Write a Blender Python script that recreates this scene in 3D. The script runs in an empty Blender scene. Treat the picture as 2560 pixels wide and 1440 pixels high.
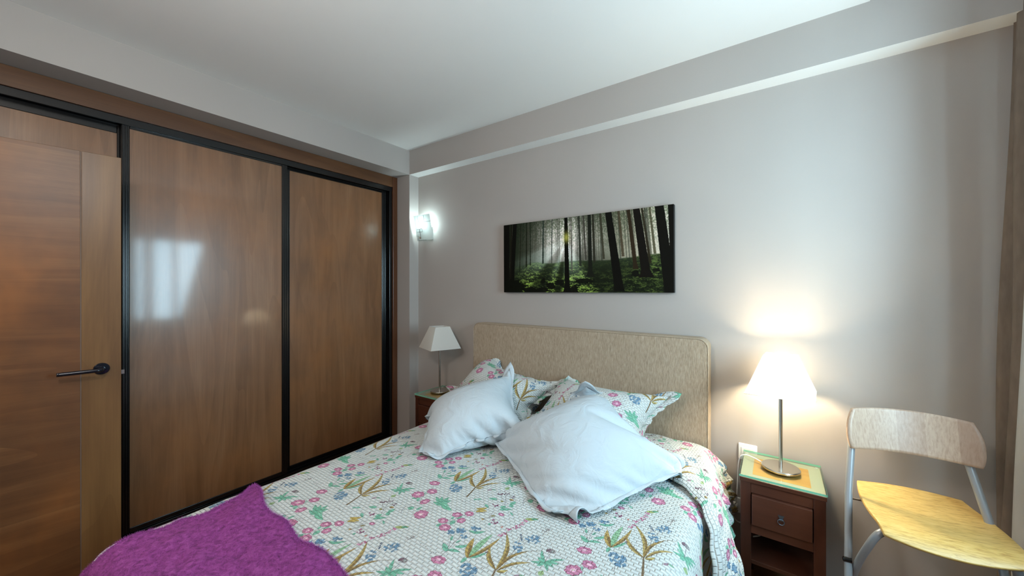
import bpy, bmesh, math, random
import numpy as np
from mathutils import Vector, Matrix

# ------------------------------------------------------------------ scene, camera, light
scene = bpy.context.scene
COL = scene.collection
PI = math.pi
YAW = math.radians(35.35)
CAM_Z = 1.42

cam_data = bpy.data.cameras.new('camera')
cam_data.sensor_width = 36.0
cam_data.lens = 930.0 / 2560.0 * 36.0
cam_data.clip_start = 0.02
cam = bpy.data.objects.new('camera', cam_data)
cam.location = (0, 0, CAM_Z)
cam.rotation_euler = (PI / 2, 0, YAW)
COL.objects.link(cam)
scene.camera = cam

scene.view_settings.view_transform = 'Standard'
scene.view_settings.look = 'None'
scene.view_settings.exposure = 0.0
scene.view_settings.gamma = 1.0
scene.view_settings.use_curve_mapping = False

world = bpy.data.worlds.new('world')
scene.world = world
world.use_nodes = True
bg = world.node_tree.nodes['Background']
bg.inputs['Color'].default_value = (0.75, 0.87, 1.0, 1)
bg.inputs['Strength'].default_value = 1.6


def srgb(r, g, b):
    f = lambda c: (c / 255) / 12.92 if c / 255 <= 0.04045 else ((c / 255 + 0.055) / 1.055) ** 2.4
    return (f(r), f(g), f(b), 1)


def area_light(name, loc, rot, sx, sy, power, color):
    d = bpy.data.lights.new(name, 'AREA')
    d.shape = 'RECTANGLE'
    d.size, d.size_y = sx, sy
    d.energy = power
    d.color = color
    o = bpy.data.objects.new(name, d)
    o.location = loc
    o.rotation_euler = rot
    COL.objects.link(o)
    return o


def point_light(name, loc, power, color, radius):
    d = bpy.data.lights.new(name, 'POINT')
    d.energy = power
    d.color = color
    d.shadow_soft_size = radius
    o = bpy.data.objects.new(name, d)
    o.location = loc
    COL.objects.link(o)
    return o


# daylight through the window on the right, added fill from the hall doorway
area_light('window_daylight', (1.14, 1.20, 1.55), (0, PI / 2, 0), 1.30, 1.55, 225, (0.58, 0.84, 1.0))
area_light('hall_fill', (-2.15, -1.15, 2.2), (math.radians(35), 0, 0), 0.7, 0.7, 16, (1.0, 0.93, 0.84))
point_light('ceiling_fill_light', (-0.85, -0.15, 2.20), 38, (1.0, 0.96, 0.92), 0.12)  # added fill without a fixture, lifts ceiling and walls


# ------------------------------------------------------------------ helpers
class NT:
    def __init__(self, name):
        self.mat = bpy.data.materials.new(name)
        self.mat.use_nodes = True
        self.t = self.mat.node_tree
        self.n = self.t.nodes
        self.bsdf = self.n['Principled BSDF']
        self.out = self.n['Material Output']

    def new(self, kind, **kw):
        nd = self.n.new(kind)
        for k, v in kw.items():
            setattr(nd, k, v)
        return nd

    def link(self, a, b):
        self.t.links.new(a, b)

    def set(self, **kw):
        for k, v in kw.items():
            self.bsdf.inputs[k.replace('_', ' ')].default_value = v

    def coords(self, scale=(1, 1, 1), rot=(0, 0, 0), loc=(0, 0, 0), kind='Object'):
        tc = self.new('ShaderNodeTexCoord')
        mp = self.new('ShaderNodeMapping')
        mp.inputs['Scale'].default_value = scale
        mp.inputs['Rotation'].default_value = rot
        mp.inputs['Location'].default_value = loc
        self.link(tc.outputs[kind], mp.inputs['Vector'])
        return mp.outputs['Vector']

    def noise(self, vec, scale=5, detail=4, rough=0.55, dist=0.0):
        nd = self.new('ShaderNodeTexNoise')
        nd.inputs['Scale'].default_value = scale
        nd.inputs['Detail'].default_value = detail
        nd.inputs['Roughness'].default_value = rough
        nd.inputs['Distortion'].default_value = dist
        self.link(vec, nd.inputs['Vector'])
        return nd.outputs['Fac']

    def ramp(self, fac, stops):
        r = self.new('ShaderNodeValToRGB')
        e = r.color_ramp.elements
        while len(e) < len(stops):
            e.new(0.5)
        for el, (p, c) in zip(e, stops):
            el.position = p
            el.color = c
        self.link(fac, r.inputs['Fac'])
        return r.outputs['Color']

    def mix(self, fac, a, b, mode='MIX'):
        m = self.new('ShaderNodeMix', data_type='RGBA', blend_type=mode)
        for sock, v in ((m.inputs['Factor'], fac), (m.inputs['A'], a), (m.inputs['B'], b)):
            pass
        ins = [s for s in m.inputs if s.enabled]
        for s, v in zip(ins, (fac, a, b)):
            if hasattr(v, 'is_linked') or isinstance(v, bpy.types.NodeSocket):
                self.link(v, s)
            else:
                s.default_value = v
        return [s for s in m.outputs if s.enabled][0]

    def math(self, op, a, b=None):
        m = self.new('ShaderNodeMath', operation=op)
        for s, v in zip(m.inputs, (a, b)):
            if v is None:
                continue
            if isinstance(v, bpy.types.NodeSocket):
                self.link(v, s)
            else:
                s.default_value = v
        return m.outputs[0]

    def bump(self, h, strength=0.3, dist=0.01):
        b = self.new('ShaderNodeBump')
        b.inputs['Strength'].default_value = strength
        b.inputs['Distance'].default_value = dist
        self.link(h, b.inputs['Height'])
        self.link(b.outputs['Normal'], self.bsdf.inputs['Normal'])
        return b

    def color(self, sock):
        self.link(sock, self.bsdf.inputs['Base Color'])


def plain(name, col, rough=0.5, metal=0.0, bump=None, **kw):
    m = NT(name)
    m.set(Base_Color=col, Roughness=rough, Metallic=metal)
    m.set(**kw)
    if bump:
        m.bump(m.noise(m.coords(), bump[0], 3), bump[1], bump[2])
    return m.mat


def paint(name, col, var=0.03):
    m = NT(name)
    c = m.coords()
    n1 = m.noise(c, 1.3, 3)
    lo = tuple(x * (1 - var) for x in col[:3]) + (1,)
    hi = tuple(min(1, x * (1 + var)) for x in col[:3]) + (1,)
    m.color(m.ramp(n1, [(0.3, lo), (0.7, hi)]))
    m.set(Roughness=0.75)
    m.bump(m.noise(c, 180, 3), 0.08, 0.002)
    return m.mat


def wood(name, dark, mid, light, axis='Z', rough=0.35, seed=0.0, fig=1.0, streak=0.5, warm=None, coat=0.0):
    """veneer with the grain along one axis: figured bands, fine streaks, blotchy stain"""
    m = NT(name)
    s = {'Z': (6, 6, 0.55), 'Y': (6, 0.55, 6), 'X': (0.55, 6, 6)}[axis]
    f = {'Z': (150, 150, 3), 'Y': (150, 3, 150), 'X': (3, 150, 150)}[axis]
    loc = (seed, seed * 1.7, seed * 0.6)
    big = m.noise(m.coords(s, loc=loc), 1.0, 5, 0.6, 1.2 * fig)
    rings = m.math('FRACT', m.math('MULTIPLY', m.noise(m.coords(tuple(v * 0.45 for v in s), loc=loc), 1.0, 2, 0.4, 0.6), 9.0))
    rings = m.math('POWER', rings, 2.5)
    fine = m.noise(m.coords(f, loc=loc), 1.0, 3, 0.6)
    blot = m.noise(m.coords((1.6, 1.6, 1.1), loc=loc), 1.6, 4, 0.6)
    base = m.ramp(big, [(0.28, dark), (0.5, mid), (0.72, light)])
    base = m.mix(m.math('MULTIPLY', rings, 0.30 * fig), base, dark)
    base = m.mix(m.math('MULTIPLY', m.math('SUBTRACT', 1.0, fine), streak), base, tuple(x * 0.55 for x in dark[:3]) + (1,))
    if warm:
        base = m.mix(m.math('MULTIPLY', m.math('POWER', blot, 3.0), 1.6), base, warm)
    m.color(base)
    m.set(Roughness=rough)
    if coat:
        m.set(Coat_Weight=coat, Coat_Roughness=0.09)
    m.bump(fine, 0.06, 0.002)
    return m.mat


def link_mesh(name, verts, faces, mat, parent=None, smooth=True, uvs=None, loc=(0, 0, 0)):
    me = bpy.data.meshes.new(name)
    me.from_pydata([tuple(v) for v in verts], [], faces)
    me.update()
    if smooth:
        me.polygons.foreach_set('use_smooth', [True] * len(me.polygons))
    if uvs is not None:
        ul = me.uv_layers.new(name='uv')
        li = np.empty(len(me.loops), dtype=np.int32)
        me.loops.foreach_get('vertex_index', li)
        ul.data.foreach_set('uv', np.asarray(uvs, dtype=np.float32)[li].ravel())
    o = bpy.data.objects.new(name, me)
    mats = mat if isinstance(mat, (list, tuple)) else [mat]
    for q in mats:
        me.materials.append(q)
    o.location = loc
    COL.objects.link(o)
    if parent:
        o.parent = parent
    return o


def bm_obj(name, bm, mat, parent=None, smooth=False, bevel=0.0, seg=2, loc=(0, 0, 0), rot=(0, 0, 0)):
    me = bpy.data.meshes.new(name)
    bmesh.ops.recalc_face_normals(bm, faces=bm.faces[:])
    bm.to_mesh(me)
    bm.free()
    mats = mat if isinstance(mat, (list, tuple)) else [mat]
    for q in mats:
        me.materials.append(q)
    if smooth:
        me.polygons.foreach_set('use_smooth', [True] * len(me.polygons))
    o = bpy.data.objects.new(name, me)
    o.location = loc
    o.rotation_euler = rot
    COL.objects.link(o)
    if parent:
        o.parent = parent
    if bevel:
        b = o.modifiers.new('bevel', 'BEVEL')
        b.width = bevel
        b.segments = seg
        b.limit_method = 'ANGLE'
        b.angle_limit = math.radians(40)
    return o


def add_box(bm, x0, x1, y0, y1, z0, z1, mi=0):
    v = [bm.verts.new(p) for p in ((x0, y0, z0), (x1, y0, z0), (x1, y1, z0), (x0, y1, z0),
                                   (x0, y0, z1), (x1, y0, z1), (x1, y1, z1), (x0, y1, z1))]
    for f in ((3, 2, 1, 0), (4, 5, 6, 7), (0, 1, 5, 4), (1, 2, 6, 5), (2, 3, 7, 6), (3, 0, 4, 7)):
        bm.faces.new([v[i] for i in f]).material_index = mi


def box(name, x0, x1, y0, y1, z0, z1, mat, parent=None, bevel=0.0, seg=2):
    bm = bmesh.new()
    add_box(bm, x0, x1, y0, y1, z0, z1)
    return bm_obj(name, bm, mat, parent, bevel=bevel, seg=seg)


def tube_data(pts, r, seg=10, cap=True, closed=False):
    pts = [Vector(p) for p in pts]
    n = len(pts)
    rr = r if isinstance(r, (list, tuple)) else [r] * n
    verts, faces = [], []
    prev = None
    for i, p in enumerate(pts):
        if closed:
            d = pts[(i + 1) % n] - pts[i - 1]
        else:
            d = pts[min(i + 1, n - 1)] - pts[max(i - 1, 0)]
        d.normalize()
        if prev is None:
            a = Vector((0, 0, 1)) if abs(d.z) < 0.9 else Vector((1, 0, 0))
            u = d.cross(a).normalized()
        else:
            u = (prev - d * prev.dot(d)).normalized()
        prev = u
        w = d.cross(u)
        for k in range(seg):
            t = 2 * PI * k / seg
            verts.append(p + (u * math.cos(t) + w * math.sin(t)) * rr[i])
    rings = n if closed else n - 1
    for i in range(rings):
        for k in range(seg):
            a, b = i * seg + k, i * seg + (k + 1) % seg
            j = (i + 1) % n
            c, d2 = j * seg + (k + 1) % seg, j * seg + k
            faces.append((a, b, c, d2))
    if cap and not closed:
        faces.append(tuple(range(seg))[::-1])
        faces.append(tuple(range((n - 1) * seg, n * seg)))
    return verts, faces


def tube(name, pts, r, mat, parent=None, seg=10, closed=False):
    v, f = tube_data(pts, r, seg, True, closed)
    return link_mesh(name, v, f, mat, parent)


def smooth_path(pts, n=8):
    """Catmull-Rom through the points"""
    P = [Vector(p) for p in pts]
    P = [P[0] * 2 - P[1]] + P + [P[-1] * 2 - P[-2]]
    out = []
    for i in range(1, len(P) - 2):
        for k in range(n):
            t = k / n
            a, b, c, d = P[i - 1], P[i], P[i + 1], P[i + 2]
            out.append(0.5 * ((2 * b) + (c - a) * t + (2 * a - 5 * b + 4 * c - d) * t * t + (3 * b - a - 3 * c + d) * t ** 3))
    out.append(P[-2])
    return out


def lathe(name, prof, mat, parent=None, seg=40, loc=(0, 0, 0), rot=(0, 0, 0)):
    verts, faces = [], []
    n = len(prof)
    for r, z in prof:
        for k in range(seg):
            t = 2 * PI * k / seg
            verts.append((r * math.cos(t), r * math.sin(t), z))
    for i in range(n - 1):
        for k in range(seg):
            faces.append((i * seg + k, i * seg + (k + 1) % seg, (i + 1) * seg + (k + 1) % seg, (i + 1) * seg + k))
    faces.append(tuple(range(seg))[::-1])
    faces.append(tuple(range((n - 1) * seg, n * seg)))
    o = link_mesh(name, verts, faces, mat, parent, loc=loc)
    o.rotation_euler = rot
    o.modifiers.new('edges', 'EDGE_SPLIT').split_angle = math.radians(35)
    return o


def grid_faces(nu, nv, off=0, flip=False):
    f = []
    for i in range(nu - 1):
        for j in range(nv - 1):
            q = (off + i * nv + j, off + (i + 1) * nv + j, off + (i + 1) * nv + j + 1, off + i * nv + j + 1)
            f.append(q[::-1] if flip else q)
    return f


def thing(name, label, cat, loc=(0, 0, 0), rotz=0, group=None):
    o = bpy.data.objects.new(name, None)
    o.empty_display_size = 0.1
    o.location = loc
    o.rotation_euler = (0, 0, rotz)
    COL.objects.link(o)
    o['label'] = label
    o['category'] = cat
    if group:
        o['group'] = group
    return o


def tag(o, label, cat, group=None):
    o['label'] = label
    o['category'] = cat
    if group:
        o['group'] = group
    return o


def struct(o):
    o['kind'] = 'structure'
    return o


def dup(root, loc, rotz, label):
    r = root.copy()
    COL.objects.link(r)
    r.location = loc
    r.rotation_euler = (0, 0, rotz)
    r['label'] = label
    for ch in list(root.children):
        c = ch.copy()
        COL.objects.link(c)
        c.parent = r
        for g in list(ch.children):
            d = g.copy()
            COL.objects.link(d)
            d.parent = c
    return r


def vnoise(h, w, ny, nx, seed, wrap=False):
    """smooth value noise image"""
    rs = np.random.RandomState(seed)
    g = rs.rand(ny + 3, nx + 3)
    if wrap:
        g[ny:, :] = g[:3, :]
        g[:, nx:] = g[:, :3]
    yy = np.linspace(0, ny, h, endpoint=False)
    xx = np.linspace(0, nx, w, endpoint=False)
    iy, ix = yy.astype(int), xx.astype(int)
    fy, fx = (yy - iy)[:, None], (xx - ix)[None, :]
    fy, fx = fy * fy * (3 - 2 * fy), fx * fx * (3 - 2 * fx)
    a = g[iy][:, ix]
    b = g[iy][:, ix + 1]
    c = g[iy + 1][:, ix]
    d = g[iy + 1][:, ix + 1]
    return (a * (1 - fx) + b * fx) * (1 - fy) + (c * (1 - fx) + d * fx) * fy


def make_image(name, arr):
    """arr: h x w x 3 display values 0..1, row 0 at the top"""
    h, w = arr.shape[:2]
    im = bpy.data.images.new(name, w, h, alpha=False)
    buf = np.ones((h, w, 4), dtype=np.float32)
    buf[..., :3] = np.clip(arr[::-1], 0, 1)
    im.pixels.foreach_set(buf.ravel())
    im.update()
    im.pack()
    return im


# ------------------------------------------------------------------ materials
M = {}
M['wall'] = paint('taupe_wall_paint', srgb(171, 164, 158))
M['ceiling'] = paint('white_ceiling_paint', srgb(232, 230, 226), 0.015)
M['white_trim'] = plain('white_lacquer', srgb(236, 234, 230), 0.35)
M['white_plastic'] = plain('white_plastic', srgb(240, 238, 232), 0.3)
M['dark_hole'] = plain('dark_socket_hole', srgb(40, 36, 32), 0.6)
M['door_panel_wood'] = wood('stained_door_veneer', srgb(72, 46, 28), srgb(100, 68, 41), srgb(122, 89, 56), 'Y', 0.42, 3.1, 2.0, 0.5, srgb(150, 92, 42))
M['door_stile_wood'] = wood('stained_door_stile', srgb(94, 64, 36), srgb(124, 90, 53), srgb(146, 110, 68), 'Z', 0.38, 7.7, 0.8, 0.4)
M['wardrobe_wood'] = wood('wardrobe_veneer', srgb(102, 70, 46), srgb(134, 96, 66), srgb(152, 113, 81), 'Z', 0.34, 1.3, 1.35, 0.52, srgb(156, 102, 56), 0.45)
M['frame_wood'] = wood('wardrobe_frame_wood', srgb(72, 44, 27), srgb(96, 63, 38), srgb(116, 80, 50), 'Y', 0.35, 5.2, 0.8, 0.4)
M['frame_wood_v'] = wood('wardrobe_jamb_wood', srgb(76, 44, 26), srgb(100, 60, 36), srgb(118, 76, 46), 'Z', 0.3, 9.2, 0.8, 0.4)
M['black'] = plain('black_lacquered_profile', srgb(14, 13, 13), 0.22)
M['handle_black'] = plain('blue_black_handle', srgb(16, 20, 30), 0.18)
M['groove'] = plain('pale_groove', srgb(120, 104, 92), 0.6)
M['steel'] = plain('brushed_steel', srgb(196, 194, 188), 0.26, 1.0)
M['dark_steel'] = plain('burnished_ring', srgb(120, 140, 156), 0.35, 1.0)
M['floor'] = wood('floor_boards', srgb(96, 60, 34), srgb(128, 84, 50), srgb(150, 104, 66), 'X', 0.35, 2.2, 0.8, 0.4)
M['ns_wood'] = wood('dark_mahogany_wood', srgb(40, 19, 14), srgb(64, 33, 23), srgb(84, 46, 32), 'Z', 0.34, 4.4, 0.9, 0.4, srgb(104, 54, 32))
M['ns_wood_x'] = wood('dark_mahogany_drawer', srgb(44, 23, 18), srgb(66, 36, 26), srgb(84, 48, 36), 'X', 0.32, 6.4, 0.9, 0.4, srgb(100, 56, 36))
M['inset'] = wood('amber_inset_wood', srgb(170, 116, 54), srgb(196, 142, 72), srgb(212, 164, 92), 'X', 0.4, 2.9, 0.6, 0.15)
M['frosted'] = plain('frosted_border', srgb(168, 164, 148), 0.5)


def mat_headboard():
    m = NT('beige_chenille')
    c = m.coords((1, 1, 1))
    fine = m.noise(m.coords((260, 260, 34)), 1.0, 3, 0.7)
    big = m.noise(c, 4, 3)
    col = m.ramp(fine, [(0.3, srgb(140, 122, 102)), (0.5, srgb(170, 151, 129)), (0.7, srgb(188, 171, 150))])
    m.color(m.mix(m.math('MULTIPLY', big, 0.25), col, srgb(148, 132, 110)))
    m.set(Roughness=0.95)
    m.bump(fine, 0.55, 0.004)
    return m.mat


M['headboard'] = mat_headboard()


def mat_glass_edge(name, tint, t_amt):
    """clear pane: reflects by angle, lets the rest through"""
    m = NT(name)
    tr = m.new('ShaderNodeBsdfTransparent')
    tr.inputs['Color'].default_value = tint
    gl = m.new('ShaderNodeBsdfGlossy')
    gl.inputs['Roughness'].default_value = 0.03
    fr = m.new('ShaderNodeFresnel')
    fr.inputs['IOR'].default_value = 1.5
    mx = m.new('ShaderNodeMixShader')
    ge = m.new('ShaderNodeNewGeometry')
    front = m.math('SUBTRACT', 1.0, ge.outputs['Backfacing'])
    m.link(m.math('MULTIPLY', m.math('MULTIPLY', fr.outputs[0], t_amt), front), mx.inputs[0])
    m.link(tr.outputs[0], mx.inputs[1])
    m.link(gl.outputs[0], mx.inputs[2])
    m.link(mx.outputs[0], m.out.inputs['Surface'])
    return m.mat


M['glass'] = mat_glass_edge('clear_table_glass', (0.93, 0.98, 0.95, 1), 1.0)
M['glass_edge'] = plain('green_glass_edge', srgb(120, 190, 160), 0.1)
M['pane'] = mat_glass_edge('window_pane', (0.98, 1, 1, 1), 1.0)


def mat_translucent(name, col, trans, rough=0.8, transparent=0.0):
    m = NT(name)
    df = m.new('ShaderNodeBsdfDiffuse')
    df.inputs['Color'].default_value = col
    tl = m.new('ShaderNodeBsdfTranslucent')
    tl.inputs['Color'].default_value = col
    mx = m.new('ShaderNodeMixShader')
    mx.inputs[0].default_value = trans
    m.link(df.outputs[0], mx.inputs[1])
    m.link(tl.outputs[0], mx.inputs[2])
    last = mx
    if transparent:
        tp = m.new('ShaderNodeBsdfTransparent')
        m2 = m.new('ShaderNodeMixShader')
        m2.inputs[0].default_value = transparent
        m.link(mx.outputs[0], m2.inputs[1])
        m.link(tp.outputs[0], m2.inputs[2])
        last = m2
    m.link(last.outputs[0], m.out.inputs['Surface'])
    return m.mat


M['shade'] = mat_translucent('white_shade_fabric', srgb(244, 242, 236), 0.55)
M['sheer'] = mat_translucent('white_sheer', srgb(244, 243, 240), 0.5, transparent=0.25)
M['sconce_glass'] = mat_translucent('frosted_sconce_glass', srgb(240, 246, 244), 0.45, transparent=0.04)
M['line_black'] = plain('dark_line', srgb(60, 66, 66), 0.4)


def mat_curtain():
    m = NT('taupe_velvet')
    c = m.coords((60, 60, 14))
    n1 = m.noise(c, 1.0, 3)
    m.color(m.ramp(n1, [(0.3, srgb(100, 88, 78)), (0.7, srgb(112, 99, 88))]))
    m.set(Roughness=0.85)
    m.bump(n1, 0.15, 0.003)
    return m.mat


M['curtain'] = mat_curtain()


def mat_white_cotton():
    m = NT('white_cotton')
    c = m.coords()
    m.set(Base_Color=srgb(190, 201, 208), Roughness=0.85)
    n1 = m.noise(c, 11, 4, 0.5, 1.4)
    n2 = m.noise(c, 420, 2)
    m.bump(m.math('ADD', n1, m.math('MULTIPLY', n2, 0.05)), 0.4, 0.022)
    return m.mat


M['cotton'] = mat_white_cotton()


def mat_throw():
    m = NT('purple_mohair')
    c = m.coords()
    n1 = m.noise(c, 60, 4, 0.65, 0.5)
    n2 = m.noise(c, 9, 3)
    col = m.ramp(n1, [(0.28, srgb(84, 26, 78)), (0.5, srgb(136, 56, 130)), (0.72, srgb(170, 86, 164))])
    m.color(m.mix(m.math('MULTIPLY', n2, 0.45), col, srgb(126, 44, 116)))
    m.set(Roughness=0.95)
    m.bump(n1, 0.8, 0.01)
    return m.mat


M['throw'] = mat_throw()
M['fuzz'] = plain('purple_fuzz', srgb(164, 78, 158), 0.95)


def mat_seat(name, a, b, c3, strips=False):
    m = NT(name)
    fine = m.noise(m.coords((26, 160, 160) if not strips else (160, 160, 22)), 1.0, 3, 0.65, 0.4)
    col = m.ramp(fine, [(0.3, a), (0.5, b), (0.7, c3)])
    if strips:
        sx = m.new('ShaderNodeSeparateXYZ')
        m.link(m.coords((1, 1, 1)), sx.inputs[0])
        k = m.math('FLOOR', m.math('ADD', m.math('MULTIPLY', sx.outputs['X'], 13.0), 0.35))
        wn = m.new('ShaderNodeTexWhiteNoise', noise_dimensions='1D')
        m.link(k, wn.inputs['W'])
        col = m.mix(m.math('MULTIPLY', wn.outputs['Value'], 0.55), col, srgb(140, 106, 90))
    m.color(col)
    m.set(Roughness=0.38)
    m.bump(fine, 0.05, 0.002)
    return m.mat


M['seat'] = mat_seat('lamp_yellowed_oak_seat', srgb(176, 138, 76), srgb(208, 172, 100), srgb(218, 184, 116))  # lamp's yellow light mixed into the oak, hence yellower than the backrest
M['backrest'] = mat_seat('oak_backrest', srgb(168, 142, 122), srgb(184, 160, 140), srgb(194, 171, 151), True)
M['chair_metal'] = plain('grey_lacquered_tube', srgb(150, 154, 158), 0.38, 0.3)

# ------------------------------------------------------------------ the floral print
TW, TH = 0.70, 0.62                      # repeat of the half-drop print in metres
IW, IH = 1400, 1240


def floral_image():
    img = np.empty((IH, IW, 3), dtype=np.float32)
    img[:] = np.array([208, 213, 211]) / 255.0
    n = vnoise(IH, IW, 90, 100, 3, True)
    img *= (0.985 + 0.03 * n)[..., None]
    # motif drawing plane: points given in a sketch frame, laid flat on the quilt in metres
    S, C_, F_ = math.sin(YAW), math.cos(YAW), 930.0

    def W(e):
        x, y = 800 + e[0] / 3.657, 1100 + e[1] / 3.657
        u, v = (x - 1280) / F_, -(y - 720) / F_
        t = (0.57 - CAM_Z) / v
        return ((-S + u * C_) * t, (C_ + u * S) * t)

    def fill_m(poly, col, alpha):
        P = np.array(poly)
        for ox, oy in ((0, 0), (TW / 2, TH / 2)):
            X = (P[:, 0] + ox) / TW * IW
            Y = (P[:, 1] + oy) / TH * IH
            x0, x1 = int(np.floor(X.min())) - 1, int(np.ceil(X.max())) + 2
            y0, y1 = int(np.floor(Y.min())) - 1, int(np.ceil(Y.max())) + 2
            gx = np.arange(x0, x1)[None, :] + 0.5
            gy = np.arange(y0, y1)[:, None] + 0.5
            ins = np.zeros((y1 - y0, x1 - x0), dtype=bool)
            for i in range(len(X)):
                xa, ya, xb, yb = X[i - 1], Y[i - 1], X[i], Y[i]
                if ya == yb:
                    continue
                ins ^= ((ya > gy) != (yb > gy)) & (gx < (xb - xa) * (gy - ya) / (yb - ya) + xa)
            jy, jx = np.nonzero(ins)
            py, px = (jy + y0) % IH, (jx + x0) % IW
            img[py, px] = img[py, px] * (1 - alpha) + np.array(col) / 255.0 * alpha

    def stroke_m(pts, w0, w1, col, alpha=0.85):
        """tapered brush line, widths in metres"""
        P = np.array(pts)
        d = np.gradient(P, axis=0)
        d /= np.linalg.norm(d, axis=1)[:, None] + 1e-9
        nrm = np.stack([-d[:, 1], d[:, 0]], 1)
        w = np.linspace(w0, w1, len(P))[:, None] / 2
        fill_m(np.concatenate([P + nrm * w, (P - nrm * w)[::-1]]), col, alpha)

    def curve(pts, n=10):
        return [(p.x, p.y) for p in smooth_path([(a, b, 0) for a, b in pts], n)]

    rs = random.Random(5)
    INK, GRN, GRD, YEL, BRN = (70, 58, 66), (122, 190, 162), (66, 118, 100), (188, 164, 92), (100, 76, 46)
    PNK, PKD, BLU, BLD, PUR = (210, 142, 174), (142, 66, 98), (120, 160, 188), (62, 94, 124), (106, 60, 84)

    def line(es, w=0.0016, col=INK, alpha=0.7):
        stroke_m(curve([W(e) for e in es], 6), w, w * 0.7, col, alpha)

    def leaf(e0, e1, wid=0.016, col=GRN, dark=GRD, bend=0.0, vein=True):
        wid = wid * 0.66
        a, b = np.array(W(e0)), np.array(W(e1))
        d = b - a
        L = np.linalg.norm(d)
        nn = np.array([-d[1], d[0]]) / L
        t = np.linspace(0, 1, 14)
        mid = a + d * t[:, None] + nn * (bend * L * np.sin(PI * t))[:, None]
        w = (wid / 2 * np.sin(PI * t ** 0.8) ** 0.8)[:, None]
        fill_m(np.concatenate([mid + nn * (w + 0.0007), (mid - nn * (w + 0.0007))[::-1]]), dark, 0.6)
        fill_m(np.concatenate([mid + nn * w, (mid - nn * w)[::-1]]), col, 0.8)
        if col[0] > 170 and dark == BRN:
            h = mid[:9]
            fill_m(np.concatenate([h, (h - nn * w[:9])[::-1]]), dark, 0.55)
        if vein:
            stroke_m(mid, 0.0014, 0.0005, dark, 0.5)

    def flower(e, r, asp=0.85, rot=0.3, open_=True):
        r = r * 0.80
        c = np.array(W(e))
        t = np.linspace(0, 2 * PI, 44, endpoint=False)
        rad = r * (1 + 0.07 * np.sin(9 * t + e[0]) + 0.05 * np.sin(5 * t + e[1]))
        cr, sr = math.cos(rot), math.sin(rot)

        def ring(k):
            x, y = rad * k * np.cos(t), rad * k * asp * np.sin(t)
            return np.stack([c[0] + cr * x - sr * y, c[1] + sr * x + cr * y], 1)
        fill_m(ring(1.07), PKD, 0.9)
        fill_m(ring(0.98), PNK, 0.86)
        for k in range(11):
            an = 2 * PI * k / 11 + rs.random() * 0.3
            i = int(an / (2 * PI) * 44) % 44
            stroke_m(np.linspace(ring(0.95)[i], ring(0.35)[i], 4), 0.0022, 0.0008, PKD, 0.45)
        fill_m(ring(0.38), (240, 196, 214), 0.85)
        if open_:
            fill_m(ring(0.13), (246, 240, 214), 0.9)
        else:
            h = ring(0.6)[:22]
            stroke_m(h, 0.0014, 0.0014, PKD, 0.7)

    def dots(e, rx, ry, n, size, cols, seed):
        r2 = random.Random(seed)
        size *= 0.62
        for _ in range(int(n * 1.15)):
            a, q = r2.random() * 2 * PI, math.sqrt(r2.random())
            c = W((e[0] + rx * q * math.cos(a), e[1] + ry * q * math.sin(a)))
            s = size * (0.6 + 0.7 * r2.random())
            t = np.linspace(0, 2 * PI, 9, endpoint=False)
            rr = s * (1 + 0.25 * np.sin(3 * t + r2.random() * 6))
            P = np.stack([c[0] + rr * np.cos(t), c[1] + rr * np.sin(t)], 1)
            Q = np.stack([c[0] + 1.3 * rr * np.cos(t), c[1] + 1.3 * rr * np.sin(t)], 1)
            fill_m(Q, cols[1], 0.6)
            fill_m(P, cols[0], 0.75)

    # tall blade plant
    node = (1420, 440)
    line([(1340, 527), (1385, 480), node], 0.007, BRN, 0.85)
    leaf(node, (1398, 325), 0.022, YEL, BRN, 0.12)
    leaf(node, (1512, 262), 0.022, YEL, BRN, -0.10)
    leaf((1425, 440), (1640, 352), 0.017, (176, 148, 84), BRN, 0.12)
    line([(1560, 362), (1650, 350), (1722, 350)], 0.002, BRN)
    leaf((1430, 442), (1655, 405), 0.015, YEL, BRN, 0.10)
    leaf((1424, 446), (1500, 440), 0.016, (206, 190, 110), BRN, -0.1)
    line([(1500, 395), (1560, 345), (1640, 305), (1700, 285), (1760, 262), (1812, 232)], 0.0016)
    line([(1560, 345), (1585, 318), (1607, 272)], 0.0013)
    dots((1575, 330), 34, 26, 18, 0.0055, (BLU, BLD), 1)
    dots((1690, 290), 50, 22, 26, 0.0055, (BLU, BLD), 2)
    dots((1610, 285), 10, 18, 7, 0.0035, (BLD, INK), 3)
    dots((1780, 245), 34, 10, 10, 0.003, ((170, 160, 150), INK), 4)
    # blue ball on a stem
    line([(1168, 503), (1200, 475), (1230, 455)])
    dots((1240, 445), 54, 34, 42, 0.0065, (BLU, BLD), 5)
    # pink poppies on a vine
    for e0, e1, w in (((900, 525), (840, 535), 0.02), ((905, 530), (890, 560), 0.018), ((835, 605), (825, 640), 0.034), ((880, 640), (935, 612), 0.016), ((930, 500), (975, 485), 0.012)):
        leaf(e0, e1, w)
    line([(740, 670), (752, 640), (800, 618), (850, 607), (900, 598)])
    line([(745, 640), (758, 628), (790, 600), (840, 585), (905, 560), (960, 500), (1020, 470), (1040, 420)], 0.0014)
    flower((897, 500), 0.030, 0.85, 0.6)
    flower((1026, 473), 0.026, 0.8, 0.2, False)
    flower((960, 563), 0.024, 0.8, 1.2, False)
    flower((1049, 401), 0.028, 0.7, 0.4, False)
    flower((924, 682), 0.031, 0.95, 0.2)
    # leafy cabbage plant
    for e in ((1035, 570), (1065, 520), (1115, 525), (1180, 530), (1198, 562), (1060, 600)):
        leaf((1130, 590), e, 0.026, GRN, GRD, 0.1)
    leaf((1120, 575), (1205, 655), 0.036, (120, 198, 164), GRD, -0.1)
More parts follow.
